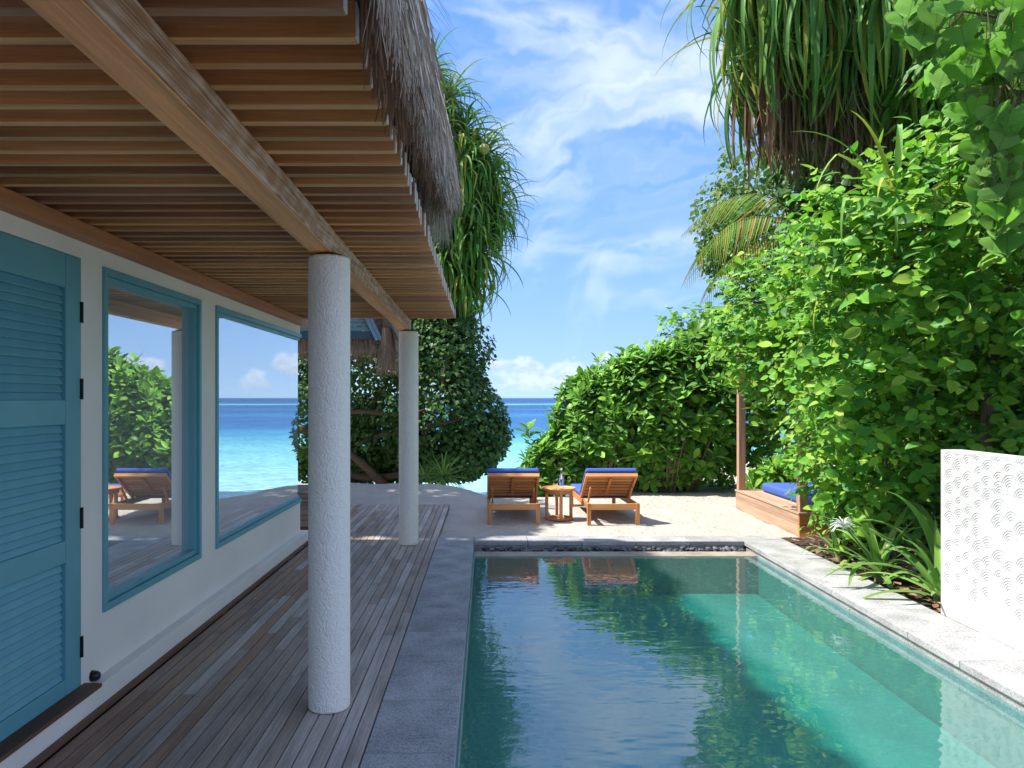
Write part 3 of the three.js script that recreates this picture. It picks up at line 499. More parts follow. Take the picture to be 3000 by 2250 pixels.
// ---------------------------------------------------------------- loungers, side table, bottle, glass, daybed
function lounger(label, x, Z, turn, group) {
  const t = thing('sun_lounger', label, 'sun lounger', W(x, -0.05, Z), group), T3 = M.teak, r = rng(61);
  t.rotation.y = turn;
  const W2 = 0.365, L = 1.72, b = (n, w, h, d, x, y, z, m = 0, g = 'x', rot) => part(n, rbox(w, h, d, 0.006, g), T3[m], t, V(x, y, z), rot);
  for (const s of [-1, 1]) for (const z of [-0.03, -(L - 0.03)]) b('leg', 0.052, 0.30, 0.06, s * (W2 - 0.027), 0.15, z, 0, 'y');
  for (const s of [-1, 1]) b('side_rail', 0.034, 0.085, L - 0.122, s * (W2 - 0.027), 0.252, -L / 2, 1, 'z');
  for (const z of [-0.03, -(L - 0.03)]) b('end_rail', 2 * W2 - 0.106, 0.085, 0.032, 0, 0.25, z, 2);
  b('stretcher', 2 * W2 - 0.106, 0.03, 0.03, 0, 0.035, -L + 0.05, 1);
  for (let k = 0; k < 11; k++) b('seat_slat', 2 * W2 - 0.09, 0.018, 0.07, 0, 0.286, -0.72 - k * 0.088, k % 3);
  // raised backrest, hinged at mid length and leaning towards the pool
  const ang = 0.62, hz = -0.66, back = node('backrest', t); back.position.set(0, 0.3, hz); back.rotation.x = -ang + 0.0;
  const bb = (n, w, h, d, x, y, z, m, g) => part(n, rbox(w, h, d, 0.005, g), T3[m], back, V(x, y, z)), BL = 0.62;
  for (const s of [-1, 1]) bb('back_rail', 0.034, 0.05, BL, s * (W2 - 0.019), 0, BL / 2, 0, 'z');
  bb('head_rail', 2 * W2, 0.055, 0.034, 0, 0, BL + 0.018, 2, 'x');
  for (let k = 0; k < 7; k++) bb('back_slat', 2 * W2 - 0.076, 0.016, 0.06, 0, 0.014, 0.06 + k * 0.083, k % 3, 'x');
  bb('centre_batten', 0.042, 0.022, BL - 0.16, 0.0, -0.012, BL / 2 + 0.04, 1, 'z');
  for (const s of [-1, 1]) b('prop', 0.024, 0.36, 0.034, s * (W2 - 0.075), 0.36, -0.30, 1, 'y', [0.72, 0, 0]);
  const soft = (w, h, d) => { const g = new RoundedBoxGeometry(w, h, d, 5, 0.034), p = g.attributes.position; for (let i = 0; i < p.count; i++) { const q = 1 - Math.pow(Math.abs(p.getX(i)) / (w / 2), 4) * 0.25; p.setY(i, p.getY(i) * q + 0.004 * Math.sin(p.getX(i) * 19 + 1) * (p.getY(i) > 0 ? 1 : 0)); } g.computeVertexNormals(); return uvBox(g); };
  const cu = new THREE.Group(); cu.name = 'cushion'; t.add(cu);
  const c1 = part('back_cushion', soft(2 * W2 - 0.0, 0.085, BL + 0.05), M.cushion, cu, V(0, 0, 0)); { const v = V(0, 0.07, BL / 2 + 0.03).applyEuler(back.rotation).add(back.position); c1.position.copy(v); c1.rotation.copy(back.rotation); }
  part('seat_cushion', soft(2 * W2 - 0.02, 0.085, L + hz + 0.0), M.cushion, cu, V(0, 0.34, hz - (L + hz) / 2));
  return t;
}
lounger('teak sun lounger with blue cushion, left of the round table', 0.376, 10.33, 0.0, 'teak sun loungers facing the sea');
lounger('teak sun lounger with blue cushion, right of the round table', 1.752, 10.33, 0.03, 'teak sun loungers facing the sea');
{
  const t = thing('side_table', 'small round teak side table between the two loungers', 'side table', W(1.04, -0.05, 10.78));
  part('table_top', new THREE.LatheGeometry([[0.001, 0.445], [0.222, 0.445], [0.228, 0.466], [0.238, 0.468], [0.238, 0.455], [0.222, 0.43], [0.001, 0.428]].map(([a, b]) => new THREE.Vector2(a, b)), 48), M.teak[2], t);
  part('apron', new THREE.CylinderGeometry(0.196, 0.196, 0.04, 40, 1, true), M.teak[1], t, V(0, 0.408, 0));
  for (let k = 0; k < 4; k++) { const a = k * Math.PI / 2 + 0.08; part('leg', rbox(0.042, 0.415, 0.042, 0.004, 'y'), M.teak[k % 3], t, V(Math.sin(a) * 0.176, 0.2225, Math.cos(a) * 0.176), [0, a, 0]); }
  part('foot_ring', new THREE.LatheGeometry([[0.15, 0.01], [0.2, 0.01], [0.2, 0.042], [0.15, 0.042], [0.15, 0.01]].map(([a, b]) => new THREE.Vector2(a, b)), 40), M.teak[1], t);
  const y = -0.05 + 0.4455;
  const bo = thing('glass_bottle', 'clear glass water bottle on the round side table', 'bottle', W(1.075, y, 10.74));
  part('body', new THREE.LatheGeometry([[0.001, 0.002], [0.034, 0.002], [0.037, 0.012], [0.037, 0.13], [0.033, 0.16], [0.018, 0.2], [0.0135, 0.225], [0.0135, 0.262], [0.016, 0.264], [0.016, 0.275], [0.0125, 0.275]].map(([a, b]) => new THREE.Vector2(a, b)), 28), M.bottle, bo);
  part('water', new THREE.CylinderGeometry(0.034, 0.034, 0.1, 24).translate(0, 0.056, 0), phys({ color: [0.95, 0.98, 0.985], transmission: 1, roughness: 0, thickness: 0.02, ior: 1.33 }), bo);
  part('stopper', new THREE.SphereGeometry(0.0145, 14, 10).translate(0, 0.283, 0), std({ color: [0.75, 0.75, 0.75], roughness: 0.3 }), bo);
  const gl = thing('drinking_glass', 'short clear tumbler beside the bottle on the table', 'glass', W(0.985, y, 10.74));
  part('tumbler', new THREE.LatheGeometry([[0.001, 0.002], [0.03, 0.002], [0.035, 0.09], [0.033, 0.09], [0.028, 0.008], [0.001, 0.008]].map(([a, b]) => new THREE.Vector2(a, b)), 28), M.bottle, gl);
}
{
  const d = thing('daybed', 'timber four-post daybed with blue mattress beneath the lime-green shrub', 'daybed', W(5.2, -0.05, 10.7)), G = M.greyTeak, x0 = 3.95, x1 = 6.3, z0 = 9.48, z1 = 11.9;
  for (const [k, y0, y1] of [[0, -0.06, 0.09], [1, 0.094, 0.225]]) {
    wpart('side_board', span(x0, x0 + 0.035, y0, y1, z0 + 0.036, z1 - 0.036, 'z', 0.004), G[k], d); wpart('side_board', span(x1 - 0.035, x1, y0, y1, z0 + 0.036, z1 - 0.036, 'z', 0.004), G[k], d);
    wpart('end_board', span(x0, x1, y0, y1, z0, z0 + 0.035, 'x', 0.004), M.teak[k], d); wpart('end_board', span(x0, x1, y0, y1, z1 - 0.035, z1, 'x', 0.004), G[k], d);
  }
  for (let k = 0; k < 17; k++) wpart('top_board', span(x0 - 0.012 + k * 0.14, x0 + 0.122 + k * 0.14, 0.2265, 0.252, z0 - 0.012, z1 + 0.012, 'z', 0.004), G[k % 3], d);
  for (const x of [x0 + 0.065, x1 - 0.065]) for (const Z of [z0 + 0.065, z1 - 0.065]) wpart('post', span(x - 0.054, x + 0.054, 0.2525, 2.62, Z - 0.054, Z + 0.054, 'y', 0.006), wood([0.40, 0.25, 0.165], 0.75), d);
  for (const x of [x0 + 0.065, x1 - 0.065]) wpart('top_rail', span(x - 0.045, x + 0.045, 2.6205, 2.72, z0, z1, 'z', 0.006), G[0], d);
  for (const Z of [z0 + 0.2, z1 - 0.2]) wpart('cross_rail', span(x0 + 0.12, x1 - 0.12, 2.625, 2.71, Z - 0.04, Z + 0.04, 'x', 0.006), G[1], d);
  const g = uvBox(new RoundedBoxGeometry(1.75, 0.14, 1.95, 5, 0.05)).translate(5.13, 0.324, -10.66); wpart('mattress', g, M.cushion, d);
}

// ---------------------------------------------------------------- leaves and plants
function ribbonLeaf(rows, wf, bend, fold, twist = 0, cols = 1) { // blade along +y, normal +z; wf(t) half width, bend(t) turning angle so far, all for length 1
  const pos = [], uv = [], idx = [], n = 2 * cols + 1; let y = 0, z = 0;
  for (let i = 0; i <= rows; i++) {
    const t = i / rows, w = wf(t), a = bend(t);
    for (let j = 0; j < n; j++) { const s = j / cols - 1, tw = twist * t, dx = s * w * Math.cos(tw), dn = Math.abs(s) * w * fold + s * w * Math.sin(tw); pos.push(dx, y - dn * Math.sin(a), z + dn * Math.cos(a)); uv.push(j / (n - 1), t); }
    y += Math.cos(a) / rows; z += Math.sin(a) / rows;
  }
  for (let i = 0; i < rows; i++) for (let j = 0; j < n - 1; j++) { const a = i * n + j, b = a + n; idx.push(a, a + 1, b, b, a + 1, b + 1); }
  const g = new THREE.BufferGeometry(); g.setAttribute('position', new THREE.Float32BufferAttribute(pos, 3)); g.setAttribute('uv', new THREE.Float32BufferAttribute(uv, 2)); g.setIndex(idx); g.computeVertexNormals(); return g;
}
const oval = (W, peak, curl, fold) => ribbonLeaf(5, (t) => W * Math.pow(Math.sin(Math.PI * Math.pow(clamp(t, 0.01, 0.99), peak)), 0.75) + (t < 0.1 ? 0.012 : 0), (t) => -curl * t, fold);
function heart(W, wave, seed) { // heart-shaped leaf, length 1
  const edge = [[0.0, 0.0], [0.24, -0.17], [0.42, -0.13], [0.5, 0.05], [0.49, 0.24], [0.38, 0.48], [0.22, 0.72], [0.08, 0.9], [0, 1]], mid = [0, 0.02, 0.08, 0.17, 0.3, 0.5, 0.72, 0.88, 1];
  const pos = [], uv = [], idx = [];
  edge.forEach(([ex, ey], i) => { for (const s of [-1, -0.5, 0, 0.5, 1]) { const k = Math.abs(s), x = ex * W * 2 * s, y = lerp(mid[i], ey, k); pos.push(x, y, k === 1 ? -0.03 + wave * (hash(i, s + 2, seed) - 0.5) - 0.10 * ex : (k ? 0.05 * ex + wave * 0.3 * (hash(i, 7 + s, seed) - 0.5) : -0.02) - 0.16 * y * y); uv.push(0.5 + 0.5 * s * ex * 2, y * 0.8 + 0.15); } });
  for (let i = 0; i < 8; i++) for (let j = 0; j < 4; j++) { const a = i * 5 + j, b = a + 5; idx.push(a, a + 1, b, b, a + 1, b + 1); }
  const g = new THREE.BufferGeometry(); g.setAttribute('position', new THREE.Float32BufferAttribute(pos, 3)); g.setAttribute('uv', new THREE.Float32BufferAttribute(uv, 2)); g.setIndex(idx); g.computeVertexNormals(); return g;
}
const strap = (W, a1, p, kink = 0) => ribbonLeaf(11, (t) => W * Math.min(1, 0.55 + t * 2.2) * Math.pow(1 - t, 0.62), (t) => -(a1 * Math.pow(t, p) + (t > 0.55 ? kink : 0)), 0.45);
const G = {
  vine: [oval(0.29, 0.8, 0.5, 0.25), oval(0.33, 0.85, -0.3, 0.3), oval(0.31, 0.75, 0.9, 0.2)],
  obovate: [oval(0.2, 1.55, 0.5, 0.2), oval(0.22, 1.7, -0.25, 0.28), oval(0.19, 1.5, 0.9, 0.15)],
  heart: [heart(0.9, 0.1, 3), heart(0.95, 0.16, 4), heart(0.85, 0.13, 5)],
  heartSmall: [oval(0.42, 0.62, 0.6, 0.22), oval(0.45, 0.6, 0.2, 0.3)],
  strap: [strap(0.026, 1.9, 1.3), strap(0.024, 2.4, 1.1), strap(0.028, 1.3, 1.8), strap(0.025, 1.5, 1.4, 0.9)],
  strapWide: [strap(0.036, 1.9, 1.3), strap(0.034, 2.4, 1.1), strap(0.038, 1.3, 1.8), strap(0.036, 1.5, 1.4, 0.9)],
  hang: [strap(0.024, 0.5, 1.2), strap(0.02, 0.25, 1), strap(0.026, 0.8, 1.5)],
  lily: [ribbonLeaf(9, (t) => 0.056 * Math.min(1, 0.6 + t * 2) * Math.pow(1 - t, 0.55), (t) => -1.15 * Math.pow(t, 1.5), 0.35), ribbonLeaf(9, (t) => 0.06 * Math.min(1, 0.6 + t * 2) * Math.pow(1 - t, 0.5), (t) => -1.9 * Math.pow(t, 2), 0.3), ribbonLeaf(9, (t) => 0.055 * Math.min(1, 0.6 + t * 2) * Math.pow(1 - t, 0.6), (t) => -0.5 * t, 0.4)],
  leaflet: [ribbonLeaf(4, (t) => 0.017 * Math.min(1, 0.4 + 3 * t) * Math.pow(1 - t, 0.6), (t) => -0.55 * t, 0.5)],
};
const leafMat = (c, tr = 0.42, gloss = 0.25) => phys({ color: c, roughness: 1, transmission: tr, thickness: 0, clearcoat: gloss, clearcoatRoughness: 0.35, map: T.leafVein, specularIntensity: 0.5 });
const jitter = (c, r, a) => { const k = 1 + a * (r() - 0.5) * 2, h = (r() - 0.5) * a; return [c[0] * k * (1 + h), c[1] * k, c[2] * k * (1 - h * 0.6)]; };
function palette(list, n, seed, a, tr, gloss) { const r = rng(seed), cs = []; for (let i = 0; i < n; i++) cs.push(jitter(list[i % list.length], r, a)); return { cs, mats: cs.map((c) => leafMat(c, tr, gloss)), base: leafMat([1, 1, 1], tr, gloss) }; }
const basis = (p, d, n, s) => { const y = d.clone().normalize(), x = V(0, 0, 0).crossVectors(y, n); if (x.lengthSq() < 1e-6) x.crossVectors(y, V(0.3, 0.7, 0.6)); x.normalize(); const z = V(0, 0, 0).crossVectors(x, y); const m = new THREE.Matrix4().makeBasis(x, y, z); m.scale(V(s, s, s)); m.setPosition(p); return m; };
const TANX = 0.70, inView = (p) => { const Z = -p.z; return Z > 0.3 && Math.abs(p.x / Z - 0.034) < TANX && (p.y - 1.7) / Z < 0.55 && (p.y - 1.7) / Z > -0.5; };
function leaves(parent, items, geos, pal, count, name = 'leaf', stuffName = 'foliage') { // items: [position, direction, normal, size, colour index, geometry index, weight]
  const b = worldBase(parent), sorted = items.map((it) => { const d = it[0].distanceTo(camera.position); return [it, (inView(it[0]) ? 1 : 0.01) * (it[3] / d) * (it[6] ?? 1)]; }).sort((p, q) => q[1] - p[1]).map((p) => p[0]);
  sorted.slice(0, count).forEach((it) => { const m = part(name, geos[it[5]], pal.mats[it[4]], parent); m.applyMatrix4(basis(it[0].clone().sub(b), it[1], it[2], it[3])); });
  const rest = sorted.slice(count);
  geos.forEach((g, k) => {
    const own = rest.filter((it) => it[5] === k); if (!own.length) return;
    const im = new THREE.InstancedMesh(g, pal.base, own.length), c = new THREE.Color();
    own.forEach((it, i) => { im.setMatrixAt(i, basis(it[0].clone().sub(b), it[1], it[2], it[3])); im.setColorAt(i, c.setRGB(...pal.cs[it[4]])); });
    im.name = stuffName; im.userData.kind = 'stuff'; im.castShadow = im.receiveShadow = true; parent.add(im);
  });
}
const rdir = (r) => { const z = 2 * r() - 1, a = r() * 2 * Math.PI, q = Math.sqrt(1 - z * z); return V(q * Math.cos(a), z, q * Math.sin(a)); };
function shell(blobs, n, r, inner = 0.25) { // points on bumpy blobs: [x, y, Z, rx, ry, rz]
  const wts = blobs.map((b) => b[3] * b[4] + b[4] * (b[5] ?? b[3]) + b[3] * (b[5] ?? b[3])), tot = wts.reduce((a, b) => a + b, 0), out = []; let guard = 0;
  while (out.length < n && guard++ < n * 12) {
    let k = 0, q = r() * tot; while (q > wts[k] && k < wts.length - 1) q -= wts[k++];
    const b = blobs[k], d = rdir(r), bump = 0.72 + 0.56 * fbm(d.x * 3.0 + k * 5, d.y * 3.0 + d.z * 2.1, 101 + k, 3), dep = 1 - inner * r() * r();
    const p = V(b[0] + d.x * b[3] * bump * dep, b[1] + d.y * b[4] * bump * dep, -b[2] + d.z * (b[5] ?? b[3]) * bump * dep);
    if (p.y < (p.z < -16 ? -0.85 : -0.02)) continue;
    let hid = false; for (let j = 0; j < blobs.length; j++) if (j !== k) { const c = blobs[j]; if (((p.x - c[0]) / c[3]) ** 2 + ((p.y - c[1]) / c[4]) ** 2 + ((p.z + c[2]) / (c[5] ?? c[3])) ** 2 < 0.5) { hid = true; break; } }
    if (!hid) out.push([p, V(d.x / b[3], d.y / b[4], d.z / (b[5] ?? b[3])).normalize()]);
  }
  return out;
}
const fill = (blobs, n, r) => { const o = []; for (let i = 0; i < n; i++) { const b = blobs[Math.floor(r() * blobs.length)], d = rdir(r), k = Math.cbrt(r()) * 0.75; o.push([V(b[0] + d.x * b[3] * k, Math.max(b[2] > 16 ? -0.8 : 0.05, b[1] + d.y * b[4] * k), -b[2] + d.z * (b[5] ?? b[3]) * k), d]); } return o; };

// sprays of alternate oval leaves along short twigs
function sprayShrub(name, label, cat, base, blobs, o) {
  const t = thing(name, label, cat, base), r = rng(o.seed), items = [], twigs = [], pal = o.pal, nc = pal.cs.length;
  for (const [p, n] of shell(blobs, o.sprays, r, 0.3)) {
    const d = n.clone().multiplyScalar(0.9).add(rdir(r).multiplyScalar(0.7)).add(V(0, o.lift ?? 0.15, 0)).normalize(), L = o.twig * (0.6 + 0.8 * r()), q = p.clone(), k = o.per, start = q.clone(), dark = r();
    for (let i = 0; i < k; i++) {
      q.addScaledVector(d, L / k); d.y -= 0.07; d.x += 0.16 * (r() - 0.5); d.z += 0.16 * (r() - 0.5); d.normalize();
      const side = V(0, 0, 0).crossVectors(d, V(0, 1, 0)).normalize().multiplyScalar(i % 2 ? 1 : -1), ld = d.clone().multiplyScalar(0.45).add(side).add(rdir(r).multiplyScalar(0.45)).normalize(), ln = V(-0.4, 0.75, 0.2).addScaledVector(n, 0.55).add(rdir(r).multiplyScalar(0.7));
      items.push([q.clone(), ld, ln, o.size * (0.38 + 1.05 * Math.pow(r(), 1.6)), Math.floor(clamp(dark * 0.6 + r() * 0.4, 0, 0.999) * nc), Math.floor(r() * o.geos.length), 1]);
    }
    if (twigs.length < (o.twigs ?? 500)) twigs.push(tube([start.addScaledVector(n, -0.15), p.clone().lerp(q, 0.5).add(V(0, 0.01, 0)), q.clone()], [0.004, 0.002], 4, 3));
  }
  for (const [p] of fill(blobs, o.inner ?? 900, r)) items.push([p, rdir(r), rdir(r), o.size * 1.1 * (0.7 + 0.6 * r()), Math.floor(r() * nc), Math.floor(r() * o.geos.length), 0.02]);
  leaves(t, items, o.geos, pal, o.single ?? 300);
  const b = worldBase(t); if (twigs.length) { const m = part('twigs', merge(twigs).translate(-b.x, -b.y, -b.z), M.stem, t); m.userData.kind = 'stuff'; }
  for (const [pts, rad] of o.stems ?? []) wpart('stem', tube(pts, rad, 8, 12), M.barkPale, t);
  return t;
}
// whorls of paddle leaves at the tips of upright stems (beach shrub)
function whorlShrub(name, label, cat, base, blobs, o) {
  const t = thing(name, label, cat, base, o.group), r = rng(o.seed), items = [], stems = [], pal = o.pal, nc = pal.cs.length;
  const tips = shell(blobs, o.whorls, r, 0.22); for (const e of o.extra ?? []) tips.push([e, V(0, 1, 0)]);
  for (const [p, n] of tips) {
    const ax = n.clone().multiplyScalar(0.7).add(V(0, 0.75, 0)).add(rdir(r).multiplyScalar(0.4)).normalize(), u = V(0, 0, 0).crossVectors(ax, V(0.31, 0.2, 0.9)).normalize(), v = V(0, 0, 0).crossVectors(ax, u), N = 9 + Math.floor(6 * r()), s = o.size * (0.7 + 0.6 * r()), tone = r();
    for (let i = 0; i < N; i++) {
      const a = i * 2.4 + r() * 0.5, up = lerp(1.1, -0.15, i / N) + 0.2 * (r() - 0.5), rad = u.clone().multiplyScalar(Math.cos(a)).addScaledVector(v, Math.sin(a)), d = rad.clone().addScaledVector(ax, up).normalize();
      items.push([p.clone().addScaledVector(ax, -0.1 * s * (i / N) * 5), d, ax.clone().addScaledVector(rad, -up * 0.7).add(rdir(r).multiplyScalar(0.25)), s * (0.75 + 0.4 * r()), Math.floor(clamp(tone * 0.6 + 0.4 * r(), 0, 0.999) * nc), Math.floor(r() * o.geos.length), 1]);
    }
    if (stems.length < (o.stems ?? 160)) { const f = V(lerp(p.x, base.x, 0.6), 0, lerp(p.z, base.z, 0.6)); stems.push(tube([f, f.clone().lerp(p, 0.6).add(V((r() - 0.5) * 0.2, 0, (r() - 0.5) * 0.2)), p], [0.014, 0.006], 5, 5)); }
  }
  for (const [p] of fill(blobs, o.inner ?? 1200, r)) items.push([p, rdir(r), rdir(r), o.size * (0.9 + 0.5 * r()), Math.floor(r() * nc), Math.floor(r() * o.geos.length), 0.02]);
  leaves(t, items, o.geos, pal, o.single ?? 300);
  if (stems.length) { const m = wpart('stems', merge(stems), M.barkPale, t); m.userData.kind = 'stuff'; }
  return t;
}
// drooping-leaf tree: trunk, limbs, crown of small leaves
function leafTree(name, label, cat, base, blobs, o) {
  const t = thing(name, label, cat, base), r = rng(o.seed), items = [], pal = o.pal, nc = pal.cs.length;
  for (const [p, n] of shell(blobs, o.n, r, o.depth ?? 0.4)) {
    const d = V(n.x * 0.7, -0.45, n.z * 0.7).add(rdir(r).multiplyScalar(0.6)), ln = n.clone().add(V(0, 0.9, 0)).add(rdir(r).multiplyScalar(0.8));
    items.push([p, d, ln, o.size * (0.6 + 0.7 * r()), Math.floor(r() * nc), Math.floor(r() * o.geos.length), 1]);
  }
  for (const [p] of fill(blobs, o.inner ?? 1500, r)) items.push([p, rdir(r), rdir(r), o.size * 1.3, Math.floor(r() * nc), 0, 0.02]);
  leaves(t, items, o.geos, pal, o.single ?? 0, 'leaf', 'crown');
  o.limbs.forEach(([pts, rad], i) => wpart(i ? 'limb' : 'trunk', tube(pts, rad, 9, 18), o.bark ?? M.bark, t));
  return t;
}
function rosette(items, r, p, N, L, o) { // strap leaves from one point
  for (let i = 0; i < N; i++) {
    const a = i * 2.39996 + r() * 0.4, up = lerp(o.up0 ?? 1.3, o.up1 ?? -0.5, Math.pow(i / N, o.pow ?? 0.9)) + 0.15 * (r() - 0.5), d = V(Math.cos(a) * Math.cos(up), Math.sin(up), Math.sin(a) * Math.cos(up));
    const out = V(Math.cos(a), 0, Math.sin(a)), n = V(0, 0, 0).crossVectors(V(-Math.sin(a), 0, Math.cos(a)), d).normalize(); if (n.y < 0 && up > -1.2) n.negate();
    items.push([p.clone().addScaledVector(V(0, 1, 0), -0.2 * L * (i / N) * (o.neck ?? 0.6)).addScaledVector(out, 0.02), d, n, L * (0.75 + 0.45 * r()), Math.floor(r() * o.nc), Math.floor(r() * o.ng), 1]);
  }
}

// ---------------------------------------------------------------- palettes
const LIME = palette([[0.224, 0.502, 0.033], [0.165, 0.433, 0.033], [0.295, 0.570, 0.044], [0.106, 0.342, 0.033], [0.378, 0.593, 0.066], [0.083, 0.274, 0.033], [0.201, 0.479, 0.033], [0.130, 0.388, 0.033], [0.20, 0.45, 0.035]], 18, 1, 0.15, 0.45, 0.25);
const BEACH = palette([[0.190, 0.441, 0.033], [0.133, 0.353, 0.033], [0.275, 0.530, 0.045], [0.105, 0.282, 0.038]], 12, 2, 0.2, 0.38, 0.35);
const DEEP = palette([[0.059, 0.165, 0.026], [0.042, 0.126, 0.024], [0.079, 0.198, 0.030], [0.105, 0.184, 0.035]], 10, 3, 0.22, 0.35, 0.35);
const HIB = palette([[0.157, 0.359, 0.059], [0.129, 0.329, 0.039], [0.186, 0.404, 0.070], [0.143, 0.404, 0.023]], 10, 4, 0.15, 0.42, 0.06);
const PAND = palette([[0.097, 0.264, 0.036], [0.132, 0.326, 0.039], [0.079, 0.211, 0.034], [0.211, 0.370, 0.056], [0.282, 0.352, 0.045]], 10, 5, 0.2, 0.3, 0.2);
const PANDR = palette([[0.129, 0.284, 0.052], [0.172, 0.345, 0.063], [0.103, 0.241, 0.048], [0.259, 0.380, 0.063], [0.345, 0.380, 0.052]], 10, 6, 0.2, 0.3, 0.15);
const DEAD = palette([[0.273, 0.149, 0.084], [0.382, 0.227, 0.143], [0.182, 0.105, 0.067], [0.473, 0.315, 0.185]], 8, 7, 0.25, 0.15, 0.0);
const LILY = palette([[0.169, 0.351, 0.046], [0.130, 0.299, 0.039], [0.221, 0.403, 0.065]], 8, 8, 0.15, 0.4, 0.4);
const COCO = palette([[0.130, 0.260, 0.026], [0.195, 0.325, 0.033], [0.091, 0.208, 0.026], [0.338, 0.286, 0.065]], 8, 9, 0.2, 0.35, 0.3);
const OLIVE = palette([[0.135, 0.240, 0.060], [0.195, 0.300, 0.090], [0.105, 0.195, 0.053]], 8, 10, 0.25, 0.35, 0.2);

// ---------------------------------------------------------------- left: dark sea tree, pandanus, seedling
const TF = 1.34, ty = (y) => 1.7 + (y - 1.7) * TF, fb = (l) => l.map(([x, y, Z, a, b, c]) => [x * TF, ty(y), Z * TF, a * TF, b * TF, c * TF]), fl = (l) => l.map(([p, q]) => [p.map((v) => V(v.x * TF, ty(v.y), v.z * TF)), q.map((k) => k * TF)]);
leafTree('sea_hibiscus_tree', 'broad dark green tree with low spreading branches behind the far column', 'tree', W(-4.0, -0.7, 20), fb([
  [-1.3, 1.5, 15, 1.35, 1.35, 1.5], [-0.25, 1.15, 14.8, 0.62, 0.95, 1.0], [0.12, 0.98, 14.7, 0.36, 0.5, 0.6], [-1.0, 2.7, 15.2, 1.0, 1.0, 1.3], [-0.75, 3.0, 15.4, 0.6, 0.7, 0.9], [-0.5, 2.0, 15, 0.5, 0.8, 0.8], [-2.6, 2.2, 15.2, 1.5, 1.5, 1.5], [-3.9, 1.6, 15, 1.4, 1.4, 1.5], [-0.7, 0.55, 14.8, 0.95, 0.45, 1.0], [-2.4, 0.8, 15.2, 1.2, 0.75, 1.0], [-1.5, 0.75, 15.4, 0.9, 0.7, 0.8], [-0.9, 0.32, 15.3, 0.95, 0.36, 0.8], [-2.2, 0.32, 15.5, 1.0, 0.42, 0.8], [-3.2, 0.35, 15.5, 1.0, 0.5, 0.8], [-2.0, 2.9, 15.2, 1.0, 0.9, 1.0], [-3.2, 3.6, 15.5, 1.6, 1.2, 1.6]]),
{ seed: 201, n: 26000, size: 0.12, geos: G.heartSmall, pal: DEEP, depth: 0.5, inner: 9000, single: 0, limbs: fl([
  [[W(-3.0, -0.2, 15), W(-2.95, 0.4, 15), W(-2.6, 1.0, 15), W(-2.0, 2.0, 15.1)], [0.17, 0.13, 0.1, 0.05]],
  [[W(-2.95, 0.25, 15), W(-2.2, 0.16, 14.5), W(-1.3, 0.32, 14.3), W(-0.5, 0.62, 14.2), W(0.1, 0.8, 14.3)], [0.1, 0.075, 0.06, 0.045, 0.02]],
  [[W(-3.6, 1.15, 14.3), W(-3.0, 0.95, 14.2), W(-2.4, 0.5, 14.2), W(-1.9, 0.0, 14.3)], [0.07, 0.065, 0.075, 0.09]],
  [[W(-2.8, 0.7, 15), W(-2.0, 1.0, 14.2), W(-1.2, 1.15, 13.9), W(-0.5, 1.3, 13.9)], [0.09, 0.06, 0.05, 0.02]],
  [[W(-1.6, -0.05, 14.6), W(-1.2, 0.9, 14.1), W(-0.9, 1.6, 13.9), W(-0.75, 2.4, 14)], [0.04, 0.03, 0.03, 0.015]],
  [[W(-3.2, 1.3, 14.4), W(-2.4, 1.45, 13.9), W(-1.6, 1.4, 13.8), W(-1.0, 1.5, 13.8)], [0.06, 0.05, 0.04, 0.02]]]) });
leafTree('shade_tree', 'leafy tree beside the house end that shades the far deck', 'tree', W(-5.4, -0.1, 11.3), [[-4.6, 5.4, 11.0, 1.7, 1.5, 1.7], [-3.6, 4.8, 10.4, 0.9, 0.9, 1.3], [-3.5, 5.0, 12.4, 1.0, 0.9, 1.4], [-5.6, 6.2, 11.5, 1.8, 1.5, 1.8], [-5.6, 4.6, 12.6, 1.5, 1.2, 1.5]], { seed: 231, n: 5200, size: 0.2, geos: G.heartSmall, pal: DEEP, depth: 0.5, inner: 2600, limbs: [[[W(-5.4, -0.2, 11.3), W(-5.3, 2, 11.3), W(-4.8, 5.0, 11.1)], [0.2, 0.16, 0.06]]] });
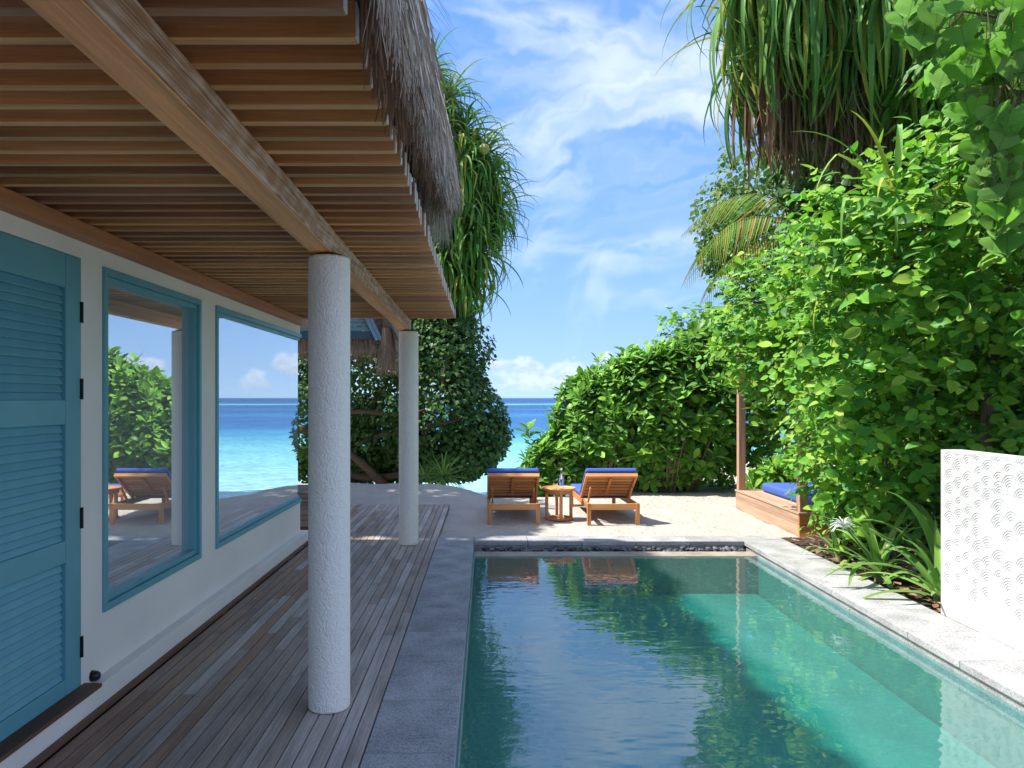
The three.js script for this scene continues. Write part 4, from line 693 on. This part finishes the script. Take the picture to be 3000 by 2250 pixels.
{
  const t = thing('pandanus_tree', 'tall pandanus with shaggy strap-leaf crowns above the thatched eave', 'tree', W(-2.2, -0.8, 20)), r = rng(211), items = [], dead = [];
  const tips = [[-1.25, 9.0, 16.8, 1.0], [-0.85, 8.3, 16.6, 1.1], [-0.5, 7.7, 16.8, 1.1], [-1.2, 7.6, 16.2, 1.15], [-0.05, 7.15, 17, 1.1], [0.05, 6.55, 16.7, 1.1], [-0.6, 6.7, 16.2, 1.2], [-1.3, 6.6, 16.4, 1.1], [-0.1, 5.95, 16.7, 1.2], [-0.75, 5.8, 16.3, 1.2], [-0.45, 5.3, 16.5, 1.1], [-1.1, 5.2, 16.9, 1.1], [-1.7, 8.2, 16.9, 1.1], [-0.95, 4.8, 16.4, 1.1], [-0.2, 5.0, 16.6, 1.25], [-0.5, 4.4, 16.7, 1.2], [0.2, 5.95, 16.9, 1.1], [-0.3, 7.0, 16.4, 1.1]].map(([x, y, Z, L]) => [x * 1.18, 1.7 + (y - 1.7) * 1.18, Z * 1.18, L * 1.28]);
  tips.forEach(([x, y, Z, L], k) => { rosette(items, r, W(x, y, Z), 100, L * 0.95, { nc: 10, ng: 4, up0: 1.35, up1: -1.1, pow: 0.8 }); for (let i = 0; i < 16; i++) { const a = r() * 6.3; dead.push([W(x + 0.05 * Math.cos(a), y - 0.25, Z + 0.05 * Math.sin(a)), V(Math.cos(a) * 0.35, -1, Math.sin(a) * 0.35), V(Math.cos(a), 0.3, Math.sin(a)), 0.6 + 0.4 * r(), Math.floor(r() * 8), Math.floor(r() * 3)]); } });
  leaves(t, items, G.strapWide, PAND, 300); leaves(t, dead, G.hang, DEAD, 0, 'dead_leaf', 'dead_leaves');
  const fr = new THREE.IcosahedronGeometry(0.1, 3), fp = fr.attributes.position; for (let i = 0; i < fp.count; i++) { const s = 1 + 0.16 * (hash(Math.round(fp.getX(i) * 60), Math.round(fp.getY(i) * 60), Math.round(fp.getZ(i) * 60)) - 0.5); fp.setXYZ(i, fp.getX(i) * s, fp.getY(i) * s, fp.getZ(i) * s); } fr.computeVertexNormals();
  wpart('fruit', fr.scale(1.3, 1.3, 1.3).translate(-0.05, 7.9, -18.7), std({ color: [0.30, 0.30, 0.07], roughness: 0.7 }), t);
  wpart('trunk', tube([W(-2.2, -1.0, 20), W(-2.05, 2, 20), W(-1.65, 4.4, 20), W(-1.3, 6.8, 19.9), W(-1.5, 10.2, 19.8)], [0.16, 0.14, 0.12, 0.09, 0.05], 9, 20), M.barkPale, t);
  for (const k of [2, 5, 8, 9, 12]) { const [x, y, Z] = tips[k]; wpart('limb', tube([W(-1.6, y - 1.6, 20), W((x - 1.6) / 2, y - 1.0, (Z + 20) / 2), W(x, y - 0.1, Z)], [0.09, 0.07, 0.05], 7, 10), M.barkPale, t); }
  const u = thing('pandanus_seedling', 'spiky low pandanus seedling at the foot of the dark tree', 'plant', W(-0.95, -0.25, 16.6)), it2 = [];
  rosette(it2, r, W(-0.95, -0.05, 16.6), 60, 0.8, { nc: 10, ng: 2, up0: 1.2, up1: -0.5, neck: 0.1 }); rosette(it2, r, W(-1.4, -0.1, 16.9), 46, 0.7, { nc: 10, ng: 2, up0: 1.2, up1: -0.6, neck: 0.1 });
  leaves(u, it2, [G.strap[2], G.hang[0]], PAND, 90);
  leafTree('sea_almond_tree', 'leafy green tree below the pandanus crown, behind the dark tree', 'tree', W(-2.2, -1.0, 22.5), [[-1.05, 4.6, 22, 0.8, 1.0, 0.9], [-1.0, 5.9, 22.2, 0.75, 0.9, 0.9], [-2.0, 4.6, 22.5, 1.2, 1.5, 1.2]], { seed: 221, n: 3200, size: 0.16, geos: G.heartSmall, pal: BEACH, inner: 900, limbs: [[[W(-2.2, -1.4, 22.5), W(-1.9, 2, 22.5), W(-1.3, 5.2, 22.3)], [0.16, 0.11, 0.04]]] });
}

// ---------------------------------------------------------------- beach shrubs beyond the loungers
const GB = 'beach shrubs beyond the loungers';
whorlShrub('beach_shrub', 'low beach shrub at the sea end, with one tall sprig', 'shrub', W(1.35, -0.1, 13.9), [[1.3, 0.4, 13.9, 0.5, 0.65, 0.6], [1.7, 0.6, 14, 0.6, 0.75, 0.6], [0.95, 0.2, 13.7, 0.25, 0.4, 0.4]], { seed: 301, whorls: 190, size: 0.2, geos: G.obovate, pal: BEACH, inner: 700, single: 200, extra: [W(0.78, 1.16, 13.8), W(0.8, 1.0, 13.8), W(0.84, 0.84, 13.8), W(0.72, 0.62, 13.7), W(0.95, 0.7, 13.8), W(0.66, -0.02, 13.5)], group: GB });
whorlShrub('beach_shrub', 'rounded beach shrub directly behind the side table', 'shrub', W(2.1, -0.1, 14.0), [[1.95, 0.95, 14, 0.75, 1.05, 0.7], [2.5, 1.25, 14.1, 0.8, 1.15, 0.7], [1.95, 1.75, 14.2, 0.4, 0.42, 0.4]], { seed: 302, whorls: 400, size: 0.225, geos: G.obovate, pal: BEACH, inner: 1700, extra: [W(1.5, 1.85, 14), W(1.38, 1.6, 14), W(1.62, 2.05, 14), W(1.35, 1.35, 13.9), W(2.1, 2.4, 14), W(2.6, 2.55, 14)], group: GB });
whorlShrub('beach_shrub', 'tall beach shrub behind the right-hand lounger', 'shrub', W(3.3, -0.1, 13.8), [[3.1, 1.35, 13.8, 0.75, 1.3, 0.7], [3.75, 1.5, 13.8, 0.8, 1.4, 0.75], [2.75, 2.0, 14.2, 0.5, 0.55, 0.5]], { seed: 303, whorls: 460, size: 0.225, geos: G.obovate, pal: BEACH, inner: 2000, group: GB });
sprayShrub('sea_hibiscus_shrub', 'round-leaved shrub rising above the beach shrubs beside the daybed post', 'shrub', W(4.3, -0.1, 14.2), [[4.2, 1.7, 14.2, 0.8, 1.6, 0.8], [4.0, 2.6, 14.3, 0.6, 0.65, 0.6], [4.9, 2.0, 14, 0.9, 1.6, 0.8], [5.8, 1.6, 13.8, 1.0, 1.6, 0.8]], { seed: 304, sprays: 700, per: 8, twig: 0.4, size: 0.125, geos: G.heartSmall, pal: BEACH, inner: 2500 });
whorlShrub('beach_shrub', 'small bright whorled shrub behind the daybed mattress', 'shrub', W(4.75, 0, 12.25), [[4.65, 0.35, 12.3, 0.4, 0.3, 0.22], [5.15, 0.4, 12.3, 0.4, 0.34, 0.22]], { seed: 305, whorls: 44, size: 0.21, geos: G.obovate, pal: LIME, inner: 60, single: 300, stems: 30, group: GB });

// ---------------------------------------------------------------- right: trees behind, palm, pandanus, hibiscus, lime shrub, lilies
leafTree('small_leaf_tree', 'small-leaved tree with sky showing through, above the palm fronds', 'tree', W(6.2, -0.1, 14.5), [[4.6, 5.0, 14, 0.75, 0.8, 0.8], [5.2, 5.6, 14.2, 1.0, 1.0, 1.0], [5.2, 4.2, 14.2, 1.0, 0.9, 0.9], [6.2, 5.0, 14.5, 1.5, 1.6, 1.2], [4.3, 4.5, 13.9, 0.4, 0.5, 0.5], [6.8, 3.4, 14, 1.6, 1.4, 1.0]], { seed: 401, n: 5200, size: 0.105, geos: G.heartSmall, pal: OLIVE, depth: 0.6, inner: 900, limbs: [[[W(6.2, -0.2, 14.5), W(6.1, 2, 14.5), W(5.6, 4.0, 14.3), W(4.8, 5.0, 14)], [0.13, 0.1, 0.06, 0.02]], [[W(6.1, 2.4, 14.5), W(6.5, 4, 14.5), W(6.6, 5.4, 14.4)], [0.08, 0.05, 0.02]], [[W(5.7, 3.6, 14.4), W(5.0, 4.1, 14.1), W(4.3, 4.5, 13.9)], [0.04, 0.03, 0.01]]] });
leafTree('background_tree', 'tall dark tree filling the space behind the hanging pandanus leaves', 'tree', W(7.2, -0.1, 11), [[5.6, 5.6, 11, 1.5, 1.8, 1.2], [7.2, 4.6, 10.6, 1.9, 2.2, 1.5], [6.3, 2.6, 11.2, 1.5, 2.0, 1.1], [8.0, 2.2, 10.2, 1.8, 2.2, 1.4], [5.0, 7.0, 11, 1.4, 1.2, 1.2], [7, 7.2, 10.6, 1.8, 1.5, 1.3]], { seed: 411, n: 7500, size: 0.19, geos: G.heartSmall, pal: DEEP, depth: 0.5, inner: 2600, limbs: [[[W(7.2, -0.2, 11), W(7.1, 2.5, 11), W(6.8, 5, 10.9), W(6.4, 7, 10.8)], [0.2, 0.16, 0.1, 0.04]]] });
{
  const t = thing('coconut_palm', 'coconut palm whose fronds droop towards the sky beside the lime shrub', 'palm', W(5.4, -0.1, 11.6)), r = rng(421);
  const frond = (a, b, c, L, n, sag, pal) => {
    const f = node('frond', t), curve = new THREE.QuadraticBezierCurve3(a, b, c), items = []; wpart('rachis', tube([a, curve.getPoint(0.5), c], [0.018, 0.011, 0.003], 6, 14), std({ color: [0.22, 0.21, 0.06], roughness: 0.6 }), f);
    for (let i = 0; i < n; i++) { const s = 0.1 + 0.9 * (i / n), p = curve.getPoint(s), tg = curve.getTangent(s), side = V(0, 0, 0).crossVectors(tg, V(0, 1, 0)).normalize(); for (const q of [-1, 1]) { const d = side.clone().multiplyScalar(q).addScaledVector(tg, 0.75 + 0.5 * s).add(V(0, -sag - 0.2 * r(), 0)).normalize(); items.push([p, d, V(0, 1, 0).addScaledVector(side, q * 0.4), L * Math.sin(Math.PI * (0.18 + 0.78 * s)) * (0.9 + 0.2 * r()), Math.floor(r() * pal.cs.length), 0, 1]); } }
    leaves(f, items, G.leaflet, pal, 300, 'leaflet', 'leaflets');
  };
  frond(W(5.2, 4.1, 11.6), W(3.7, 5.05, 11.2), W(2.8, 3.3, 10.7), 1.0, 50, 0.5, COCO);
  frond(W(5.2, 4.0, 11.6), W(3.8, 4.45, 10.9), W(3.0, 3.0, 10.5), 0.9, 46, 0.4, COCO);
  frond(W(5.3, 4.2, 11.6), W(4.1, 5.5, 11.6), W(3.0, 4.2, 11.6), 0.85, 44, 0.6, COCO);
  frond(W(4.75, 1.75, 8.9), W(4.15, 2.75, 8.5), W(3.35, 2.65, 8.15), 0.72, 36, 0.25, LIME);
  wpart('trunk', tube([W(5.7, -0.2, 11.9), W(5.6, 1.5, 11.8), W(5.25, 4.1, 11.6)], [0.14, 0.11, 0.09], 10, 14), M.barkPale, t);
}
{
  const t = thing('hanging_pandanus', 'old pandanus with long leaves hanging down at the top of the photo', 'tree', W(5.2, -0.05, 8.9)), r = rng(431), items = [], dead = [];
  const tips = [[2.55, 5.85, 7.0, 1.5], [2.75, 6.0, 7.4, 1.55], [3.0, 5.7, 6.9, 1.5], [3.35, 5.8, 7.3, 1.6], [3.65, 5.5, 6.9, 1.5], [2.85, 5.5, 7.8, 1.5], [4.0, 5.6, 7.3, 1.5], [3.2, 5.3, 7.6, 1.4], [4.2, 5.2, 6.9, 1.4], [3.5, 6.4, 7.6, 1.6]].map(([x, y, Z, L]) => [x * 1.14, 1.7 + (y - 1.7) * 1.14, Z * 1.14, L * 1.12]);
  for (const [x, y, Z, L] of tips) {
    rosette(items, r, W(x, y, Z), 62, L * 0.8, { nc: 10, ng: 4, up0: 0.7, up1: -1.35, pow: 0.5, neck: 0.3 });
    for (let i = 0; i < 34; i++) { const a = r() * 6.3; items.push([W(x + 0.1 * Math.cos(a), y - 0.1 * r(), Z + 0.1 * Math.sin(a)), V(Math.cos(a) * (0.3 + 0.4 * r()), -1, Math.sin(a) * (0.3 + 0.4 * r())), V(Math.cos(a), 0.4, Math.sin(a)), L * (0.7 + 0.4 * r()), Math.floor(r() * 10), 2, 1]); }
  }
  for (let i = 0; i < 620; i++) { const c = r(), x = lerp(3.05, 4.75, c), a = r() * 6.3; dead.push([W(x + 0.25 * (r() - 0.5), 5.85 - 0.3 * r(), 8.4 + 0.6 * (r() - 0.5)), V(Math.cos(a) * 0.2, -1, Math.sin(a) * 0.2), V(Math.cos(a), 0.3, Math.sin(a)), 0.9 + 0.75 * r(), Math.floor(r() * 8), Math.floor(r() * 3), 1]); }
  // lower crown arching over the lime shrub
  const low = []; rosette(low, r, W(3.55, 3.3, 6.5), 30, 1.15, { nc: 10, ng: 4, up0: 1.3, up1: 0.1, pow: 1 }); rosette(low, r, W(3.3, 2.7, 6.9), 22, 0.95, { nc: 10, ng: 4, up0: 1.2, up1: 0.0, pow: 1 });
  leaves(t, items.concat(low), G.strap, PANDR, 300); leaves(t, dead, G.hang, DEAD, 150, 'dead_leaf', 'dead_leaves');
  wpart('trunk', tube([W(5.2, -0.1, 8.9), W(5.0, 1.6, 8.8), W(4.8, 3.5, 8.7), W(4.2, 5.3, 8.6), W(3.65, 6.15, 8.3)], [0.13, 0.12, 0.1, 0.08, 0.05], 9, 20), M.barkPale, t);
  for (const [x, y, Z] of [tips[0], tips[4], tips[6], tips[9]]) wpart('limb', tube([W(4.3, 5.2, 8.6), W((x + 4.3) / 2, (y + 5.2) / 2 - 0.1, Z), W(x, y, Z)], [0.075, 0.06, 0.045], 7, 10), M.barkPale, t);
  wpart('limb', tube([W(4.9, 2.4, 8.75), W(4.1, 3.0, 7.5), W(3.55, 3.3, 6.5)], [0.07, 0.06, 0.04], 7, 8), M.barkPale, t);
}
{
  const t = thing('big_leaf_tree', 'tree with large heart-shaped leaves hanging in the upper right corner', 'tree', W(4.75, -0.05, 6.9)), r = rng(441), items = [], twigs = [];
  const cl = [[3.3, 3.75, 4.6, 0.3, 0.5], [3.1, 3.45, 4.5, 0.22, 0.3], [3.45, 3.35, 4.8, 0.25, 0.45], [3.0, 3.95, 4.5, 0.35, 0.3], [3.6, 3.9, 4.9, 0.4, 0.4], [2.75, 3.95, 4.4, 0.3, 0.2], [3.15, 3.05, 4.6, 0.13, 0.22], [3.5, 3.0, 4.95, 0.16, 0.3], [3.35, 4.15, 4.7, 0.4, 0.2], [3.9, 3.5, 5.3, 0.35, 0.6], [4.2, 3.9, 5.7, 0.5, 0.7]];
  cl.forEach(([x, y, Z, rx, ry], k) => { for (let i = 0; i < (k < 9 ? 32 : 55); i++) { const d0 = rdir(r), p = W(x + d0.x * rx, y + d0.y * ry, Z + d0.z * rx * 0.8), a = r() * 6.3; items.push([p, V(0.35 * Math.cos(a), -0.9, 0.35 * Math.sin(a)), V(-0.5, 0.35, 0.75).add(rdir(r).multiplyScalar(0.75)), 0.085 + 0.065 * r(), Math.floor(r() * 10), Math.floor(r() * 3), 1]); twigs.push(tube([p, p.clone().add(V(0.03 * (r() - 0.5), 0.05, 0.03)), W(lerp(p.x, x, 0.6), y + 0.1, lerp(-p.z, Z, 0.6))], [0.0022, 0.003], 4, 3)); } });
  for (const [p, n] of shell([[5.2, 4.4, 7.2, 1.2, 1.2, 1.1], [5.6, 2.6, 7.6, 0.9, 1.2, 0.9], [4.6, 4.6, 6.2, 0.9, 0.9, 0.8]], 900, r, 0.5)) items.push([p, V(n.x * 0.5, -0.8, n.z * 0.5).add(rdir(r).multiplyScalar(0.4)), n.clone().add(V(0, 0.4, 0)), 0.11 + 0.08 * r(), Math.floor(r() * 10), Math.floor(r() * 3), 1]);
  leaves(t, items, G.heart, HIB, 300, 'leaf');
  const m = wpart('leaf_stalks', merge(twigs), M.stem, t); m.userData.kind = 'stuff';
  wpart('trunk', tube([W(4.75, -0.1, 6.9), W(4.62, 1.2, 6.95), W(4.7, 2.4, 6.9), W(4.9, 3.8, 6.9), W(5.1, 5, 7)], [0.06, 0.055, 0.05, 0.04, 0.02], 9, 18), M.barkPale, t);
  wpart('limb', tube([W(4.72, 2.7, 6.9), W(4.3, 3.7, 6.0), W(3.7, 3.95, 5.1), W(3.2, 4.0, 4.6), W(2.7, 3.95, 4.35)], [0.05, 0.035, 0.02, 0.012, 0.005], 7, 18), M.bark, t);
  wpart('limb', tube([W(3.7, 3.95, 5.1), W(3.35, 3.6, 4.7), W(3.15, 3.2, 4.6)], [0.014, 0.009, 0.004], 6, 8), M.bark, t);
}
sprayShrub('lime_shrub', 'bright lime-green scrambling shrub rising behind the lilies and white wall', 'shrub', W(4.4, -0.05, 7.6), [[3.65, 2.76, 6.75, 0.72, 0.6, 0.6], [4.15, 3.13, 6.35, 0.7, 0.56, 0.6], [4.6, 2.85, 6.05, 0.65, 0.65, 0.55], [3.65, 2.02, 7.15, 0.5, 0.65, 0.55], [4.1, 1.3, 8.1, 0.55, 0.8, 0.5], [4.15, 0.8, 8.2, 0.4, 0.6, 0.4], [3.6, 3.2, 6.9, 0.46, 0.42, 0.46], [4.55, 1.7, 7.3, 0.65, 0.75, 0.45], [5.1, 2.16, 7.0, 0.65, 0.8, 0.45]], { seed: 501, sprays: 1500, per: 8, twig: 0.4, size: 0.122, geos: G.vine, pal: LIME, inner: 800, lift: 0.2, stems: [[[W(4.3, -0.1, 7.9), W(4.15, 1.0, 7.8), W(4.0, 2.4, 7.4)], [0.022, 0.016, 0.008]], [[W(4.9, -0.1, 7.6), W(4.85, 1.2, 7.5), W(4.7, 2.6, 7.1)], [0.02, 0.015, 0.008]], [[W(5.2, -0.1, 7.4), W(5.0, 1.0, 7.2), W(5.15, 2.3, 6.8)], [0.02, 0.015, 0.008]]] });
sprayShrub('lime_shrub', 'bright lime-green shrub spilling over the daybed posts', 'shrub', W(4.3, -0.05, 9.0), [[3.75, 2.85, 9.6, 0.58, 0.5, 0.5], [3.5, 2.3, 9.8, 0.38, 0.45, 0.4], [4.1, 2.15, 9.2, 0.6, 0.7, 0.5], [4.5, 1.4, 8.95, 0.5, 0.6, 0.4], [4.75, 0.7, 8.9, 0.4, 0.5, 0.3], [4.6, 3.1, 9.4, 0.8, 0.65, 0.6], [4.9, 1.9, 9.3, 0.7, 0.9, 0.5]], { seed: 502, sprays: 1150, per: 8, twig: 0.34, size: 0.112, geos: G.vine, pal: LIME, inner: 700, lift: 0.15, stems: [[[W(4.4, -0.1, 8.9), W(4.3, 1.0, 8.9), W(3.9, 2.2, 9.3), W(3.7, 2.8, 9.6)], [0.04, 0.03, 0.02, 0.008]]] });
{
  const lily = (label, x, Z, n, L, seed, up1, flower) => {
    const t = thing('spider_lily', label, 'lily', W(x, -0.04, Z), 'spider lilies beside the pool coping'), r = rng(seed), items = [];
    rosette(items, r, W(x, 0.06, Z), n, L, { nc: 8, ng: 3, up0: 1.3, up1, neck: 0.3, pow: 1 }); leaves(t, items, G.lily, LILY, n);
    part('bulb_stem', new THREE.CylinderGeometry(0.035, 0.055, 0.16, 12), std({ color: [0.25, 0.27, 0.10], roughness: 0.7 }), t, V(0, 0.06, 0));
    if (flower) { const [fx, fy, fZ] = flower, f = node('flower', t), list = []; wpart('stalk', tube([W(x, 0.05, Z), W((x + fx) / 2, fy * 0.6, (Z + fZ) / 2), W(fx, fy, fZ)], [0.012, 0.01, 0.008], 6, 8), LILY.mats[1], f); for (let i = 0; i < 34; i++) { const a = i * 2.4, u = 0.9 - 1.5 * (i / 34), d = V(Math.cos(a) * Math.cos(u), Math.sin(u), Math.sin(a) * Math.cos(u)), c = W(fx - 0.04, fy + 0.05, fZ); list.push(tube([W(fx, fy, fZ), c.clone().addScaledVector(d, 0.06), c.clone().addScaledVector(d, 0.12).add(V(0, -0.03, 0))], [0.004, 0.006, 0.002], 4, 5)); } wpart('petals', merge(list), std({ color: [0.82, 0.82, 0.80], roughness: 0.6 }), f); }
  };
  lily('spider lily with a white spidery flower, arching over the coping', 3.74, 7.15, 24, 0.72, 601, -0.1, [3.5, 0.43, 7.3]);
  lily('broad-leaved spider lily at the foot of the white relief wall', 3.8, 6.3, 22, 0.68, 602, -0.1);
  lily('taller spider lily with upright blades behind the other two', 4.1, 6.75, 20, 0.95, 603, 0.35);
  lily('small spider lily nearest the daybed corner', 3.72, 7.95, 14, 0.5, 604, 0.0);
}
leafTree('understory_shrub', 'dark broad-leaved undergrowth behind the white relief wall', 'shrub', W(6, -0.05, 8.8), [[5.2, 0.9, 8.9, 0.9, 1.0, 0.6], [6.2, 1.3, 8.4, 1.1, 1.5, 0.8], [5.6, 2.5, 8.6, 0.9, 1.1, 0.6], [6.8, 2.9, 8.0, 1.1, 1.3, 0.8], [7.4, 1.2, 7.4, 1.0, 1.4, 0.9], [4.5, 0.7, 8.9, 0.5, 0.8, 0.3], [6.0, 3.8, 8.4, 0.9, 0.8, 0.7]], { seed: 451, n: 5200, size: 0.15, geos: G.heartSmall, pal: BEACH, depth: 0.5, inner: 2500, single: 150, limbs: [[[W(6, -0.1, 8.8), W(5.9, 1.2, 8.7), W(5.6, 2.8, 8.6)], [0.05, 0.035, 0.015]], [[W(6.6, -0.1, 8.3), W(6.7, 1.5, 8.1), W(6.8, 3.2, 8)], [0.05, 0.035, 0.015]]] });
// fallen leaves on the soil
{
  const r = rng(701), t = thing('leaf_litter', 'dry brown leaf litter on the soil under the lilies', 'leaf litter', W(4, -0.03, 7), null, 'stuff'), items = [];
  for (let i = 0; i < 420; i++) { const a = r() * 6.3; items.push([W(3.62 + 1.3 * r(), 0.0 + 0.02 * r(), 5.9 + 3.2 * r()), V(Math.cos(a), 0.15, Math.sin(a)), V(0.3 * (r() - 0.5), 1, 0.3 * (r() - 0.5)), 0.06 + 0.06 * r(), Math.floor(r() * 8), Math.floor(r() * 3)]); }
  leaves(t, items, G.vine, DEAD, 0, 'leaf', 'dry_leaves');
}
renderer.setSize(1024, 768);
renderer.render(scene, camera);
